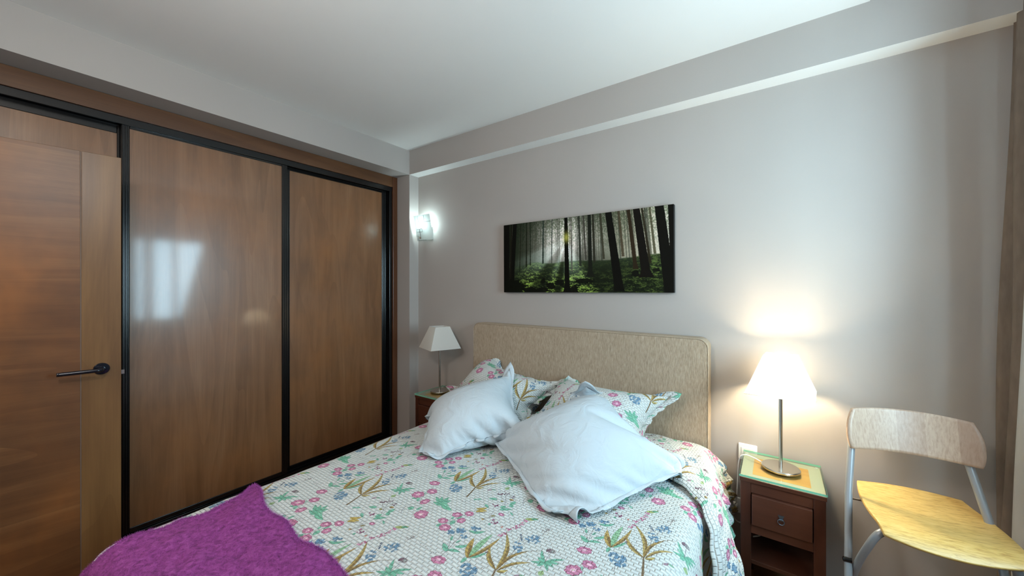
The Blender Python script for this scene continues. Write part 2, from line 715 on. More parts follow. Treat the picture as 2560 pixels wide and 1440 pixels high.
    leaf((1110, 570), (1170, 640), 0.02, (150, 214, 186), GRD, 0.1)
    # clover pinks
    for e0, e1, w in (((1110, 785), (1058, 792), 0.026), ((1230, 745), (1190, 785), 0.026), ((1220, 712), (1205, 735), 0.014), ((1300, 700), (1250, 735), 0.012)):
        leaf(e0, e1, w)
    line([(1060, 850), (1110, 800), (1180, 760), (1260, 720), (1340, 690)])
    for e, r, a, ro in (((1255, 692), 0.023, 0.75, 0.5), ((1365, 681), 0.021, 0.85, 0.1), ((1125, 746), 0.023, 0.75, 0.3), ((1291, 746), 0.019, 0.9, 1.2), ((1141, 809), 0.025, 0.85, 0.2)):
        flower(e, r, a, ro, False)
    # forget-me-nots
    line([(1080, 1090), (1150, 1030), (1235, 940), (1290, 880), (1300, 850)])
    line([(1150, 1030), (1185, 960), (1198, 900), (1195, 860)])
    leaf((1158, 1028), (1128, 952), 0.026)
    leaf((1232, 985), (1368, 965), 0.018, bend=-0.06)
    leaf((1165, 1015), (1282, 1030), 0.018, bend=0.06)
    leaf((1196, 930), (1212, 885), 0.012)
    leaf((1360, 838), (1515, 838), 0.020, bend=-0.14)
    leaf((1240, 950), (1290, 925), 0.010)
    dots((1196, 851), 32, 16, 14, 0.0055, (BLU, BLD), 6)
    dots((1290, 838), 46, 22, 26, 0.0055, (BLU, BLD), 7)
    dots((1315, 890), 32, 20, 12, 0.005, (BLU, BLD), 8)
    dots((1425, 815), 52, 20, 20, 0.005, (BLU, BLD), 9)
    # striped blade plant
    b0 = (1345, 1080)
    leaf(b0, (1410, 900), 0.030, (190, 158, 82), BRN, 0.06)
    leaf((1360, 1070), (1578, 862), 0.030, (152, 196, 150), GRD, 0.04)
    leaf((1355, 1075), (1645, 893), 0.020, (188, 158, 88), BRN, -0.05)
    leaf((1370, 1078), (1540, 1016), 0.014, GRN, GRD, -0.05)
    leaf((1340, 1075), (1283, 1122), 0.018)
    line([(1510, 1028), (1540, 1016)], 0.005, PUR)
    # pink spike
    line([(1640, 880), (1720, 838), (1800, 795), (1850, 760), (1885, 722)], 0.0014)
    for i, e in enumerate(((1650, 862), (1690, 845), (1725, 815), (1785, 800), (1815, 780), (1845, 760), (1872, 732))):
        dots(e, 26, 14, 7, 0.0035, ((206, 120, 156), PKD), 20 + i)
    leaf((1875, 714), (1998, 708), 0.022, (176, 176, 96), GRD, -0.08)
    leaf((1930, 716), (1995, 722), 0.014, (96, 168, 140), GRD, 0.1)
    # berry bush
    line([(1690, 640), (1692, 560), (1705, 500), (1715, 470)], 0.0014)
    line([(1692, 570), (1650, 515), (1630, 495)], 0.0012)
    line([(1695, 560), (1740, 520), (1775, 490)], 0.0012)
    for e0, e1, w in (((1620, 548), (1545, 540), 0.022), ((1740, 590), (1790, 562), 0.026), ((1735, 590), (1765, 615), 0.024), ((1650, 625), (1700, 605), 0.026), ((1640, 640), (1755, 632), 0.022), ((1740, 660), (1765, 690), 0.01), ((1510, 592), (1540, 628), 0.016)):
        leaf(e0, e1, w)
    leaf((1700, 462), (1728, 440), 0.026, (170, 190, 130), GRD)
    leaf((1650, 560), (1680, 566), 0.014, (160, 160, 90), BRN)
    leaf((1730, 545), (1775, 548), 0.016, (180, 150, 90), BRN)
    dots((1645, 500), 20, 14, 10, 0.004, (PUR, INK), 11)
    dots((1700, 492), 34, 22, 12, 0.0035, (PUR, INK), 12)
    dots((1765, 522), 20, 10, 7, 0.0035, (PUR, INK), 13)
    dots((1605, 600), 30, 14, 8, 0.004, ((150, 80, 116), PUR), 14)
    # yellow butterfly
    leaf((1428, 632), (1532, 625), 0.020, (206, 178, 84), (88, 64, 30), -0.1)
    leaf((1425, 660), (1528, 655), 0.024, (214, 188, 100), (88, 64, 30), 0.08)
    line([(1428, 665), (1520, 668)], 0.004, (88, 64, 30))
    # small sprays
    line([(1480, 742), (1540, 715), (1570, 680), (1585, 655)])
    line([(1545, 720), (1600, 700)])
    leaf((1560, 700), (1606, 698), 0.012, (150, 140, 80), INK)
    leaf((1500, 735), (1475, 725), 0.014, (210, 180, 120), BRN)
    leaf((1560, 770), (1535, 778), 0.016, GRN)
    dots((1600, 765), 36, 16, 11, 0.0042, ((150, 90, 120), PUR), 15)
    dots((1585, 735), 12, 8, 4, 0.0045, ((170, 96, 130), PUR), 16)
    flower((1657, 684), 0.014, 0.7, 0.2, False)
    leaf((1655, 800), (1675, 785), 0.010, (190, 140, 110), PKD)
    # pointed star plant with buds
    st = (1745, 402)
    for e in ((1655, 398), (1690, 418), (1755, 442), (1800, 425), (1878, 392), (1840, 412), (1738, 345), (1705, 378)):
        leaf(st, e, 0.016, GRN, GRD, 0.06)
    line([(1748, 398), (1785, 365), (1808, 352)])
    leaf((1765, 352), (1800, 338), 0.016, (120, 92, 104), INK)
    dots((1808, 352), 5, 3, 3, 0.009, ((168, 178, 170), (96, 70, 84)), 17)
    # stray leaves and faint script-like sprigs
    leaf((1530, 470), (1575, 460), 0.012, (170, 150, 160), PUR)
    leaf((1570, 462), (1605, 468), 0.012, (150, 190, 160), GRD)
    leaf((1405, 552), (1440, 544), 0.016, (150, 206, 186), GRD)
    leaf((1440, 546), (1478, 548), 0.016, (150, 206, 186), GRD)
    for base in ((1260, 545), (1850, 265), (960, 620), (1000, 1020), (1420, 1150)):
        x, y = base
        pts = [(x + i * 16, y + i * 7 + rs.uniform(-6, 6)) for i in range(7)]
        line(pts, 0.001, (110, 96, 100), 0.6)
        dots((x + 50, y + 22), 46, 10, 6, 0.0016, (INK, INK), int(x))
    return make_image('floral_print', img[::-1])


FLORAL = floral_image()


def mat_quilt(name, weave):
    m = NT(name)
    tc = m.new('ShaderNodeTexCoord')
    im = m.new('ShaderNodeTexImage')
    im.image = FLORAL
    m.link(tc.outputs['UV'], im.inputs['Vector'])
    mp = m.new('ShaderNodeMapping')
    mp.inputs['Scale'].default_value = (TW, TH, 1)
    m.link(tc.outputs['UV'], mp.inputs['Vector'])
    br = m.new('ShaderNodeTexBrick')
    br.inputs['Scale'].default_value = 1.0
    br.inputs['Brick Width'].default_value = weave[0]
    br.inputs['Row Height'].default_value = weave[1]
    br.inputs['Mortar Size'].default_value = 0.0032
    br.inputs['Mortar Smooth'].default_value = 1.0
    m.link(mp.outputs['Vector'], br.inputs['Vector'])
    n1 = m.noise(mp.outputs['Vector'], 60, 3)
    h = m.math('SUBTRACT', m.math('MULTIPLY', n1, 0.5), br.outputs['Fac'])
    col = m.mix(m.math('MULTIPLY', br.outputs['Fac'], 0.10), im.outputs['Color'], srgb(150, 148, 146))
    m.color(col)
    m.set(Roughness=0.9)
    m.bump(h, 0.65, 0.008)
    return m.mat


M['quilt'] = mat_quilt('floral_quilt', (0.024, 0.0135))
M['sham'] = mat_quilt('floral_sham_quilt', (0.022, 0.012))


def forest_image():
    h, w = 540, 1280
    v, u = np.mgrid[0:h, 0:w].astype(np.float32)
    u = (u + 0.5) / w
    v = (v + 0.5) / h
    su, sv = 0.436, 0.27
    d2 = ((u - su) * 2.1) ** 2 + ((v - sv) * 1.25) ** 2
    glow = np.exp(-d2 / 0.16)
    glow2 = np.exp(-d2 / 0.02)
    side = np.clip((u - 0.55) * 2.2, 0, 1) * np.exp(-((u - 0.86) / 0.25) ** 2)
    sky = np.clip(0.20 + 1.0 * glow + 0.85 * side + 0.4 * glow2, 0, 1.05)
    left_dark = np.clip((u - 0.02) / 0.28, 0, 1)
    sky *= 0.12 + 0.88 * left_dark
    c_dark = np.array([20, 28, 14]) / 255
    c_lit = np.array([240, 228, 220]) / 255
    img = c_dark + (c_lit - c_dark) * sky[..., None]
    warm = np.exp(-((u - 0.80) / 0.2) ** 2)[..., None]
    img = img * (1 - 0.25 * warm) + 0.25 * warm * img * np.array([1.1, 1.0, 0.7])
    # needles overhead
    nf = vnoise(h, w, 70, 210, 1) * 0.6 + vnoise(h, w, 150, 460, 2) * 0.4
    fol = np.clip((nf - 0.40 + 0.30 * np.clip(0.45 - v, 0, 1)) * 3.5, 0, 1) * np.clip(1.2 - 1.9 * v, 0, 1)
    img = img * (1 - 0.6 * fol[..., None]) + 0.6 * fol[..., None] * np.array([44, 56, 34]) / 255 * (0.5 + sky[..., None])
    rs = np.random.RandomState(8)
    hor = 0.575 + 0.05 * (vnoise(1, w, 1, 9, 5)[0] - 0.5) - 0.05 * np.clip(u[0] - 0.72, 0, 1) * 2 + 0.06 * np.clip(0.3 - u[0], 0, 1) * 2

    def trunk(u0, u1, w0, w1, vb, col, alpha, flare=0.0):
        nonlocal img
        t = np.clip(v / vb, 0, 1)
        cx = u0 + (u1 - u0) * t
        ww = w0 + (w1 - w0) * t + flare * np.clip((t - 0.86) / 0.14, 0, 1) ** 2
        rough = (vnoise(h, 1, 90, 1, int(u0 * 9999))[:, :1] - 0.5) * 0.0016
        a = np.clip((ww / 2 + rough - np.abs(u - cx)) * w / 1.6 + 0.5, 0, 1) * (v < vb)
        a = (a * alpha)[..., None]
        img = img * (1 - a) + a * np.array(col) / 255

    for _ in range(110):
        x = rs.rand()
        b = np.interp(x, u[0], hor)
        k = rs.rand()
        trunk(x, x + (x - su) * 0.05, 0.0022 + 0.004 * k, 0.003 + 0.005 * k, b + 0.01 + 0.04 * k, (52 + 30 * (1 - k), 54 + 24 * (1 - k), 44 + 20 * (1 - k)), 0.25 + 0.4 * k)
    # mossy ground
    g = np.clip((v - hor[None, :]) * 60, 0, 1)
    n1 = vnoise(h, w, 44, 34, 11) * 0.34 + vnoise(h, w, 110, 100, 12) * 0.33 + vnoise(h, w, 240, 330, 13) * 0.33
    depth = np.clip((v - hor[None, :]) / (1 - hor[None, :]), 0, 1)
    lit = np.clip((n1 - 0.46) * 4.5, 0, 1) * (0.25 + 0.75 * np.clip(depth * 1.6, 0, 1)) * np.clip((u - 0.06) / 0.12, 0, 1) * np.clip((1.02 - u) / 0.1, 0, 1)
    ang = np.arctan2(u - su, (v - sv) * 0.55 + 1e-4)
    rays = np.clip(vnoise(1, 2000, 1, 46, 21)[0][((ang + PI) / (2 * PI) * 1999).astype(int)] * 2.2 - 0.75, 0, 1)
    far = np.exp(-depth / 0.28)
    lit = lit * (0.30 + 0.95 * np.clip(rays * 1.6 + np.clip(0.25 - np.abs(u - 0.9), 0, 1), 0, 1))
    gcol = (np.array([17, 22, 11]) / 255)[None, None] + lit[..., None] * np.array([104, 122, 52]) / 255 \
        + (far * (0.25 + 0.5 * glow))[..., None] * np.array([86, 100, 74]) / 255
    img = img * (1 - g[..., None]) + gcol * g[..., None]
    beam = rays * np.exp(-(((u - su) / 0.28) ** 2)) * np.clip((v - 0.25) * 3, 0, 1) * np.clip((0.92 - v) * 2.6, 0, 1)
    img += (beam * 0.36)[..., None] * np.array([0.86, 0.96, 0.95])
    bl = np.clip((v - 0.3) * 2, 0, 1) * np.exp(-((u - 0.27) / 0.12) ** 2) * np.clip((0.75 - v) * 3, 0, 1) * rays
    img += (bl * 0.20)[..., None] * np.array([0.85, 0.95, 1.0])
    K = (9, 9, 5)
    for a in ((0.02, 0.02, 0.05, 0.045, 1.0, K, 1), (0.085, 0.062, 0.030, 0.030, 0.86, K, 0.97, 0.01), (0.06, 0.05, 0.01, 0.012, 0.8, (22, 18, 10), 0.9),
              (0.13, 0.12, 0.005, 0.006, 0.7, (24, 26, 14), 0.8), (0.172, 0.168, 0.008, 0.010, 0.64, (26, 30, 18), 0.85), (0.198, 0.197, 0.006, 0.008, 0.62, (30, 34, 22), 0.8),
              (0.287, 0.284, 0.009, 0.012, 0.60, (44, 54, 46), 0.8), (0.345, 0.34, 0.004, 0.005, 0.55, (70, 76, 70), 0.7),
              (0.464, 0.470, 0.006, 0.008, 0.72, (84, 78, 72), 0.8), (0.512, 0.522, 0.012, 0.014, 0.66, (40, 42, 34), 0.9), (0.540, 0.553, 0.010, 0.012, 0.58, (58, 54, 46), 0.85),
              (0.594, 0.602, 0.013, 0.014, 0.62, (40, 38, 28), 0.9), (0.574, 0.580, 0.020, 0.024, 0.80, (22, 24, 17), 0.97, 0.035),
              (0.636, 0.655, 0.010, 0.012, 0.58, (52, 48, 34), 0.85), (0.735, 0.758, 0.012, 0.014, 0.56, (62, 50, 34), 0.8), (0.785, 0.822, 0.017, 0.020, 0.72, (40, 28, 16), 0.92, 0.01),
              (0.680, 0.738, 0.034, 0.048, 0.985, K, 1.0, 0.01), (0.825, 0.875, 0.034, 0.046, 0.82, (14, 11, 7), 1.0, 0.03), (0.853, 0.893, 0.010, 0.012, 0.66, (36, 30, 18), 0.9),
              (0.89, 0.915, 0.010, 0.012, 0.55, (60, 56, 36), 0.8), (0.935, 0.985, 0.042, 0.055, 1.0, K, 1.0), (0.99, 1.01, 0.030, 0.04, 1.0, K, 1.0)):
        trunk(*a)
    trunk(0.434, 0.441, 0.020, 0.030, 1.0, K, 1.0, 0.022)
    for cu, cv, ru, rv in ((0.19, 0.98, 0.05, 0.07), (0.28, 0.97, 0.045, 0.05), (0.335, 0.91, 0.03, 0.06), (0.285, 0.84, 0.02, 0.035), (0.485, 0.965, 0.024, 0.07), (0.39, 0.87, 0.04, 0.04), (0.54, 0.85, 0.06, 0.035), (0.82, 0.77, 0.02, 0.05), (0.92, 0.74, 0.02, 0.03), (0.07, 0.93, 0.12, 0.12)):
        e = ((u - cu) / ru) ** 2 + ((v - cv) / rv) ** 2 + (n1 - 0.5) * 1.4
        a = np.clip((1 - e) * 4, 0, 1)[..., None] * 0.92
        img = img * (1 - a) + a * np.array([10, 12, 6]) / 255
    fl = np.exp(-(((u - su) * 60) ** 2 + ((v - 0.265) * 14) ** 2))[..., None]
    img = img * (1 - 0.85 * fl) + 0.85 * fl * np.array([196, 190, 84]) / 255
    return make_image('forest_print', np.clip(img, 0, 1))


def mat_print(name, im):
    m = NT(name)
    tc = m.new('ShaderNodeTexCoord')
    it = m.new('ShaderNodeTexImage', extension='EXTEND')
    it.image = im
    m.link(tc.outputs['UV'], it.inputs['Vector'])
    m.color(it.outputs['Color'])
    m.set(Roughness=0.6)
    m.bsdf.inputs['Specular IOR Level'].default_value = 0.08
    return m.mat


M['forest'] = mat_print('forest_canvas_print', forest_image())
M['canvas_edge'] = plain('black_canvas_edge', srgb(10, 9, 7), 0.8)

# ------------------------------------------------------------------ room shell
XW, XP = -2.86, -2.69            # wardrobe front, face of the left bulkhead
YB, YH = 2.197, 2.30             # face of the beam, headboard wall
XR, YS = 0.90, -0.47             # window wall, wall behind the camera
ZC, ZB = 2.655, 2.44             # ceiling, underside of beams
XRE = 0.33                       # edge of the lowered ceiling
struct(box('floor', -3.55, 1.2, -1.7, YH + 0.15, -0.1, 0.0, M['floor']))
struct(box('wall_back', -3.55, 1.2, YH, YH + 0.15, 0.0, 2.95, M['wall']))
struct(box('wall_left', -3.60, -3.45, -0.62, YH, 0.0, 2.95, M['wall']))
struct(box('ceiling', XP - 0.05, XRE, YS - 0.1, YB + 0.02, ZC, ZC + 0.12, M['ceiling']))
struct(box('ceiling_recess', XRE - 0.02, XR + 0.02, YS - 0.1, YH, 2.86, 2.95, M['ceiling']))
beam = struct(box('trim_1', XP, XR, YB, YH, ZB, 2.90, M['wall']))
beam.data.materials.append(M['ceiling'])
for f_ in beam.data.polygons:
    if f_.normal.z < -0.5:
        f_.material_index = 1                                               # underside takes the ceiling material
                  # beam over the headboard
struct(box('trim_2', -3.45, XP, YS, YB, ZB, 2.90, M['wall']))               # bulkhead over the wardrobe
struct(box('trim_3', -3.45, XP, YB, YH, 0.0, 2.90, M['wall']))              # pilaster in the corner
bm = bmesh.new()                                                            # wall behind the camera, with doorway
DX0, DX1 = -2.62, -1.76
add_box(bm, -3.60, DX0, YS - 0.12, YS, 0, 2.95)
add_box(bm, DX1, 1.2, YS - 0.12, YS, 0, 2.95)
add_box(bm, DX0, DX1, YS - 0.12, YS, 2.06, 2.95)
struct(bm_obj('wall_front', bm, M['wall']))
bm = bmesh.new()                                                            # window wall
WY0, WY1, WZ0, WZ1 = 0.50, 1.95, 0.92, 2.15
add_box(bm, XR, XR + 0.15, YS - 0.12, WY0, 0, 2.95)
add_box(bm, XR, XR + 0.15, WY1, YH + 0.15, 0, 2.95)
add_box(bm, XR, XR + 0.15, WY0, WY1, 0, WZ0)
add_box(bm, XR, XR + 0.15, WY0, WY1, WZ1, 2.95)
struct(bm_obj('wall_right', bm, M['wall']))
bm = bmesh.new()                                                            # hall beyond the doorway
add_box(bm, -3.60, -0.6, -1.75, -1.65, 0, 2.5)
add_box(bm, -3.65, -3.55, -1.75, YS - 0.12, 0, 2.5)
add_box(bm, -0.65, -0.55, -1.75, YS - 0.12, 0, 2.5)
add_box(bm, -3.65, -0.55, -1.75, YS - 0.12, 2.5, 2.6)
struct(bm_obj('wall_hall', bm, M['ceiling']))

win = struct(thing('window_1', '', ''))
del win['label'], win['category']
win.location = (XR + 0.05, (WY0 + WY1) / 2, WZ0)
hw, hz = (WY1 - WY0) / 2, WZ1 - WZ0


def window_ring(bm, x0, x1, y0, y1, z0, z1, t):
    add_box(bm, x0, x1, y0, y0 + t, z0, z1)
    add_box(bm, x0, x1, y1 - t, y1, z0, z1)
    add_box(bm, x0, x1, y0 + t, y1 - t, z0, z0 + t)
    add_box(bm, x0, x1, y0 + t, y1 - t, z1 - t, z1)


bm = bmesh.new()
window_ring(bm, -0.02, 0.06, -hw, hw, 0, hz, 0.045)
bm_obj('window_frame', bm, M['white_trim'], win, bevel=0.004)
for k in (-1, 1):
    y0, y1 = (-hw + 0.045, 0.0) if k < 0 else (0.0, hw - 0.045)
    bm = bmesh.new()
    window_ring(bm, -0.005, 0.045, y0, y1, 0.045, hz - 0.045, 0.05)
    sash = bm_obj('sash', bm, M['white_trim'], win, bevel=0.004)
    box('pane', 0.015, 0.021, y0 + 0.05, y1 - 0.05, 0.095, hz - 0.095, M['pane'], sash)
box('window_sill', -0.10, 0.06, -hw - 0.05, hw + 0.05, -0.035, 0.0, M['white_trim'], win, bevel=0.006)

# ------------------------------------------------------------------ wardrobe
wr = thing('sliding_wardrobe', 'built-in wooden wardrobe with black-framed sliding doors along the left wall', 'wardrobe', (XW, 0, 0))
WY = YB - 0.002
box('carcass', -0.58, -0.56, YS + 0.02, WY, 0.0, ZB - 0.005, M['frame_wood'], wr)
box('plinth', -0.56, -0.02, YS + 0.02, WY, 0.0, 0.055, M['black'], wr)
box('header', -0.10, 0.0, YS + 0.02, WY - 0.047, 2.343, ZB - 0.002, M['frame_wood'], wr, bevel=0.002)
box('jamb', -0.14, 0.003, WY - 0.047, WY, 0.0, ZB - 0.002, M['frame_wood_v'], wr, bevel=0.003)
bm = bmesh.new()
add_box(bm, -0.12, -0.012, YS + 0.02, WY - 0.047, 2.325, 2.343)
add_box(bm, -0.020, -0.010, YS + 0.02, WY - 0.047, 2.303, 2.343)
add_box(bm, -0.064, -0.058, YS + 0.02, WY - 0.047, 2.303, 2.343)
bm_obj('top_track', bm, M['black'], wr, bevel=0.0015)
bm = bmesh.new()
add_box(bm, -0.12, -0.006, YS + 0.02, WY - 0.047, 0.055, 0.066)
add_box(bm, -0.014, -0.006, YS + 0.02, WY - 0.047, 0.066, 0.078)
add_box(bm, -0.064, -0.058, YS + 0.02, WY - 0.047, 0.066, 0.078)
bm_obj('bottom_track', bm, M['black'], wr, bevel=0.0015)
box('side_channel', -0.12, -0.012, WY - 0.075, WY - 0.047, 0.066, 2.325, M['black'], wr, bevel=0.003)


def sliding_door(y0, y1, x, zt, st0, st1, rail=0.006):
    """panel with black profile stiles (ribbed) and thin rails; x is the panel face"""
    d = box('sliding_door', x - 0.018, x, y0 + st0 * 0.5, y1 - st1 * 0.5, 0.100, zt, M['wardrobe_wood'], wr)
    for ya, yb in ((y0, y0 + st0), (y1 - st1, y1)):
        bm = bmesh.new()
        n = max(2, int(round((yb - ya) / 0.012)))
        add_box(bm, x - 0.024, x + 0.004, ya, yb, 0.078, zt + 0.02)
        step = (yb - ya) / n
        for i in range(n):
            c = ya + (i + 0.5) * step
            add_box(bm, x - 0.02, x + 0.008, c - step * 0.30, c + step * 0.30, 0.078, zt + 0.02)
        bm_obj('door_stile', bm, M['black'], d, bevel=0.002)
    box('bottom_rail', x - 0.024, x + 0.005, y0 + st0, y1 - st1, 0.078, 0.107, M['black'], d, bevel=0.002)
    box('top_rail', x - 0.024, x + 0.004, y0 + st0, y1 - st1, zt - rail, zt + 0.02, M['black'], d, bevel=0.002)
    return d


sliding_door(0.418, 1.254, -0.024, 2.296, 0.032, 0.037)
sliding_door(1.226, 2.120, -0.068, 2.292, 0.064, 0.044)
sliding_door(YS + 0.03, 0.447, -0.068, 2.290, 0.040, 0.040, 0.028)

# ------------------------------------------------------------------ open room door
door = struct(thing('door_1', '', ''))
del door['label'], door['category']
HX, HY = -2.604, -0.455
ang = math.atan2(0.363 - HY, -2.506 - HX)          # direction hinge -> free edge
door.location = (HX, HY, 0)
door.rotation_euler = (0, 0, ang - PI / 2)          # local +Y runs to the free edge, local +X faces the room
DW = math.hypot(0.363 - HY, -2.506 - HX)
G = 0.700                                           # groove between panel and stile
box('door_panel', -0.038, 0.0, 0.01, G - 0.0015, 0.008, 2.03, M['door_panel_wood'], door, bevel=0.0015)
box('door_panel', -0.038, 0.0, G + 0.0015, DW, 0.008, 2.03, M['door_stile_wood'], door, bevel=0.0015)
box('groove', -0.036, -0.003, G - 0.0015, G + 0.0015, 0.010, 2.028, M['groove'], door)
hd = thing('door_handle', '', '')
del hd['label'], hd['category']
bpy.data.objects.remove(hd)
hy, hzz = DW - 0.062, 1.052
hd = lathe('door_handle', [(0.0262, 0.0), (0.0262, 0.006), (0.0240, 0.009), (0.012, 0.010), (0.011, 0.030)], M['handle_black'], door, 32, (0.0, hy, hzz), (0, PI / 2, 0))
lever = tube('lever', smooth_path([(0.0, 0.0, 0.012), (0.0, 0.0, 0.040), (0.0, -0.006, 0.050), (0.0, -0.020, 0.053), (0.0, -0.075, 0.053), (0.0, -0.128, 0.053)], 6), 0.0085, M['handle_black'], hd, 14)
box('latch', -0.028, -0.012, DW, DW + 0.011, 1.015, 1.034, M['steel'], door)
bm = bmesh.new()
add_box(bm, DX0, DX0 + 0.02, YS - 0.13, YS + 0.012, 0, 2.06)
add_box(bm, DX1 - 0.02, DX1, YS - 0.13, YS + 0.012, 0, 2.06)
add_box(bm, DX0 + 0.02, DX1 - 0.02, YS - 0.13, YS + 0.012, 2.04, 2.06)
struct(bm_obj('trim_4', bm, M['frame_wood_v']))

# ------------------------------------------------------------------ bed
BX0, BX1, BCX = -1.88, -0.22, -1.05
ZT = 0.565
bed = thing('double_bed', 'double bed with beige upholstered headboard against the back wall', 'bed', (BCX, 1.2, 0))


def headboard():
    x0, x1, z0, z1, yf, yb, r = -1.937, -0.290, 0.08, 1.150, 2.205, 2.292, 0.05
    # rounded-rectangle outline, extruded with soft front edge
    out = []
    for (cx, cz, a0) in ((x1 - r, z1 - r, 0), (x0 + r, z1 - r, 90)):
        for k in range(9):
            t = math.radians(a0 + 90 * k / 8)
            out.append((cx + r * math.cos(t), cz + r * math.sin(t)))
    out += [(x0, z0), (x1, z0)]
    verts, faces = [], []
    layers = [(yb, 0.0), (yf + 0.012, 0.0), (yf + 0.004, 0.003), (yf, 0.010)]
    cx, cz = (x0 + x1) / 2, (z0 + z1) / 2
    n = len(out)
    for y, ins in layers:
        for x, z in out:
            verts.append((x - math.copysign(ins, x - cx), y, z - math.copysign(ins, z - cz)))
    for li in range(len(layers) - 1):
        for k in range(n):
            faces.append((li * n + k, (li + 1) * n + k, (li + 1) * n + (k + 1) % n, li * n + (k + 1) % n))
    faces.append(tuple(range((len(layers) - 1) * n, len(layers) * n)))
    faces.append(tuple(range(n))[::-1])
    verts = [(x - BCX, y - 1.2, z) for x, y, z in verts]
    o = link_mesh('headboard', verts, faces, M['headboard'], bed, smooth=True)
    o.modifiers.new('edges', 'EDGE_SPLIT').split_angle = math.radians(40)
    pip = [(x - math.copysign(0.004, x - cx) - BCX, yf + 0.001 - 1.2, z - math.copysign(0.004, z - cz)) for x, z in out]
    tube('piping', pip, 0.0028, M['headboard'], o, 6, closed=True)
    return o


headboard()
box('bed_base', BX0 + 0.06 - BCX, BX1 - 0.06 - BCX, 0.24 - 1.2, 2.20 - 1.2, 0.10, 0.30, M['headboard'], bed, bevel=0.02)
box('mattress', BX0 + 0.05 - BCX, BX1 - 0.05 - BCX, 0.22 - 1.2, 2.20 - 1.2, 0.30, ZT - 0.035, M['cotton'], bed, bevel=0.05, seg=4)
for lx in (BX0 + 0.12, BX1 - 0.12):
    for ly in (0.30, 2.12):
        box('leg', lx - 0.03 - BCX, lx + 0.03 - BCX, ly - 0.03 - 1.2, ly + 0.03 - 1.2, 0.0, 0.10, M['black'], bed)


def bed_profile(s, r, side):
    """arclength s from the bed's centre line -> (offset, drop)"""
    hwid = (BX1 - BX0) / 2
    flat = hwid - r
    if s <= flat:
        return s, 0.0
    a = (s - flat) / r
    amax = math.radians(86)
    if a <= amax:
        return flat + r * math.sin(a), r * (1 - math.cos(a))
    e = s - flat - r * amax
    return flat + r * math.sin(amax) + e * 0.06, r * (1 - math.cos(amax)) + e


def bedspread():
    nu, nv = 150, 130
    rng = np.random.RandomState(4)
    n1 = vnoise(nu, nv, 10, 9, 31)
    n2 = vnoise(nu, nv, 26, 22, 32)
    verts, uvs = [], []
    hwid = (BX1 - BX0) / 2
    y_foot, y_head = 0.20, 2.196
    for i in range(nu):
        for j in range(nv):
            tv = j / (nv - 1)
            t = -0.42 + tv * (y_head - y_foot + 0.42)           # arclength from the foot edge
            y = y_foot + t
            # right drop is short and rumpled beside the headboard
            k = min(1.0, max(0.0, (y - 1.72) / 0.25))
            rdrop = 0.50 * (1 - k) + 0.245 * k
            L, Rr = hwid + 0.34, hwid + rdrop
            s = -L + (L + Rr) * i / (nu - 1)
            r = 0.085
            off, drop = bed_profile(abs(s), r, s)
            x = BCX + math.copysign(off, s)
            z = ZT - drop
            if t < 0.06:                                           # over the foot end
                d = 0.06 - t
                a = min(d / 0.07, 1.5)
                y = y_foot + 0.06 - 0.07 * math.sin(a)
                z -= 0.07 * (1 - math.cos(a)) + max(0.0, d - 0.105)
            # crown, gentle unevenness, folds in the hanging sides
            z += 0.012 * math.cos(min(1, abs(s) / hwid) * PI / 2) - 0.004
            z += (n1[i, j] - 0.5) * 0.010 + (n2[i, j] - 0.5) * 0.005
            hang = min(1.0, drop / 0.10)
            wav = math.sin(y * 11 + 0.6) * 0.012 + math.sin(y * 23) * 0.006
            x += math.copysign(1, s) * hang * (wav + 0.008)
            if s > 0 and k > 0:
                x += k * hang * (0.028 * min(1, drop / 0.2) + 0.012 * math.sin(drop * 90 + y * 30) + 0.010 * math.sin(y * 55))
            if s < 0:
                z += 0.0
            z = max(z, 0.03)
            verts.append((x, y, z))
            uvs.append(((BCX + s) / TW, (y_foot + t) / TH))
    o = link_mesh('bedspread', verts, grid_faces(nu, nv), M['quilt'], uvs=uvs)
    sd = o.modifiers.new('thickness', 'SOLIDIFY')
    sd.thickness = 0.007
    sd.offset = -1
    return tag(o, 'pale floral quilted bedspread covering the bed', 'bedspread')


spread = bedspread()


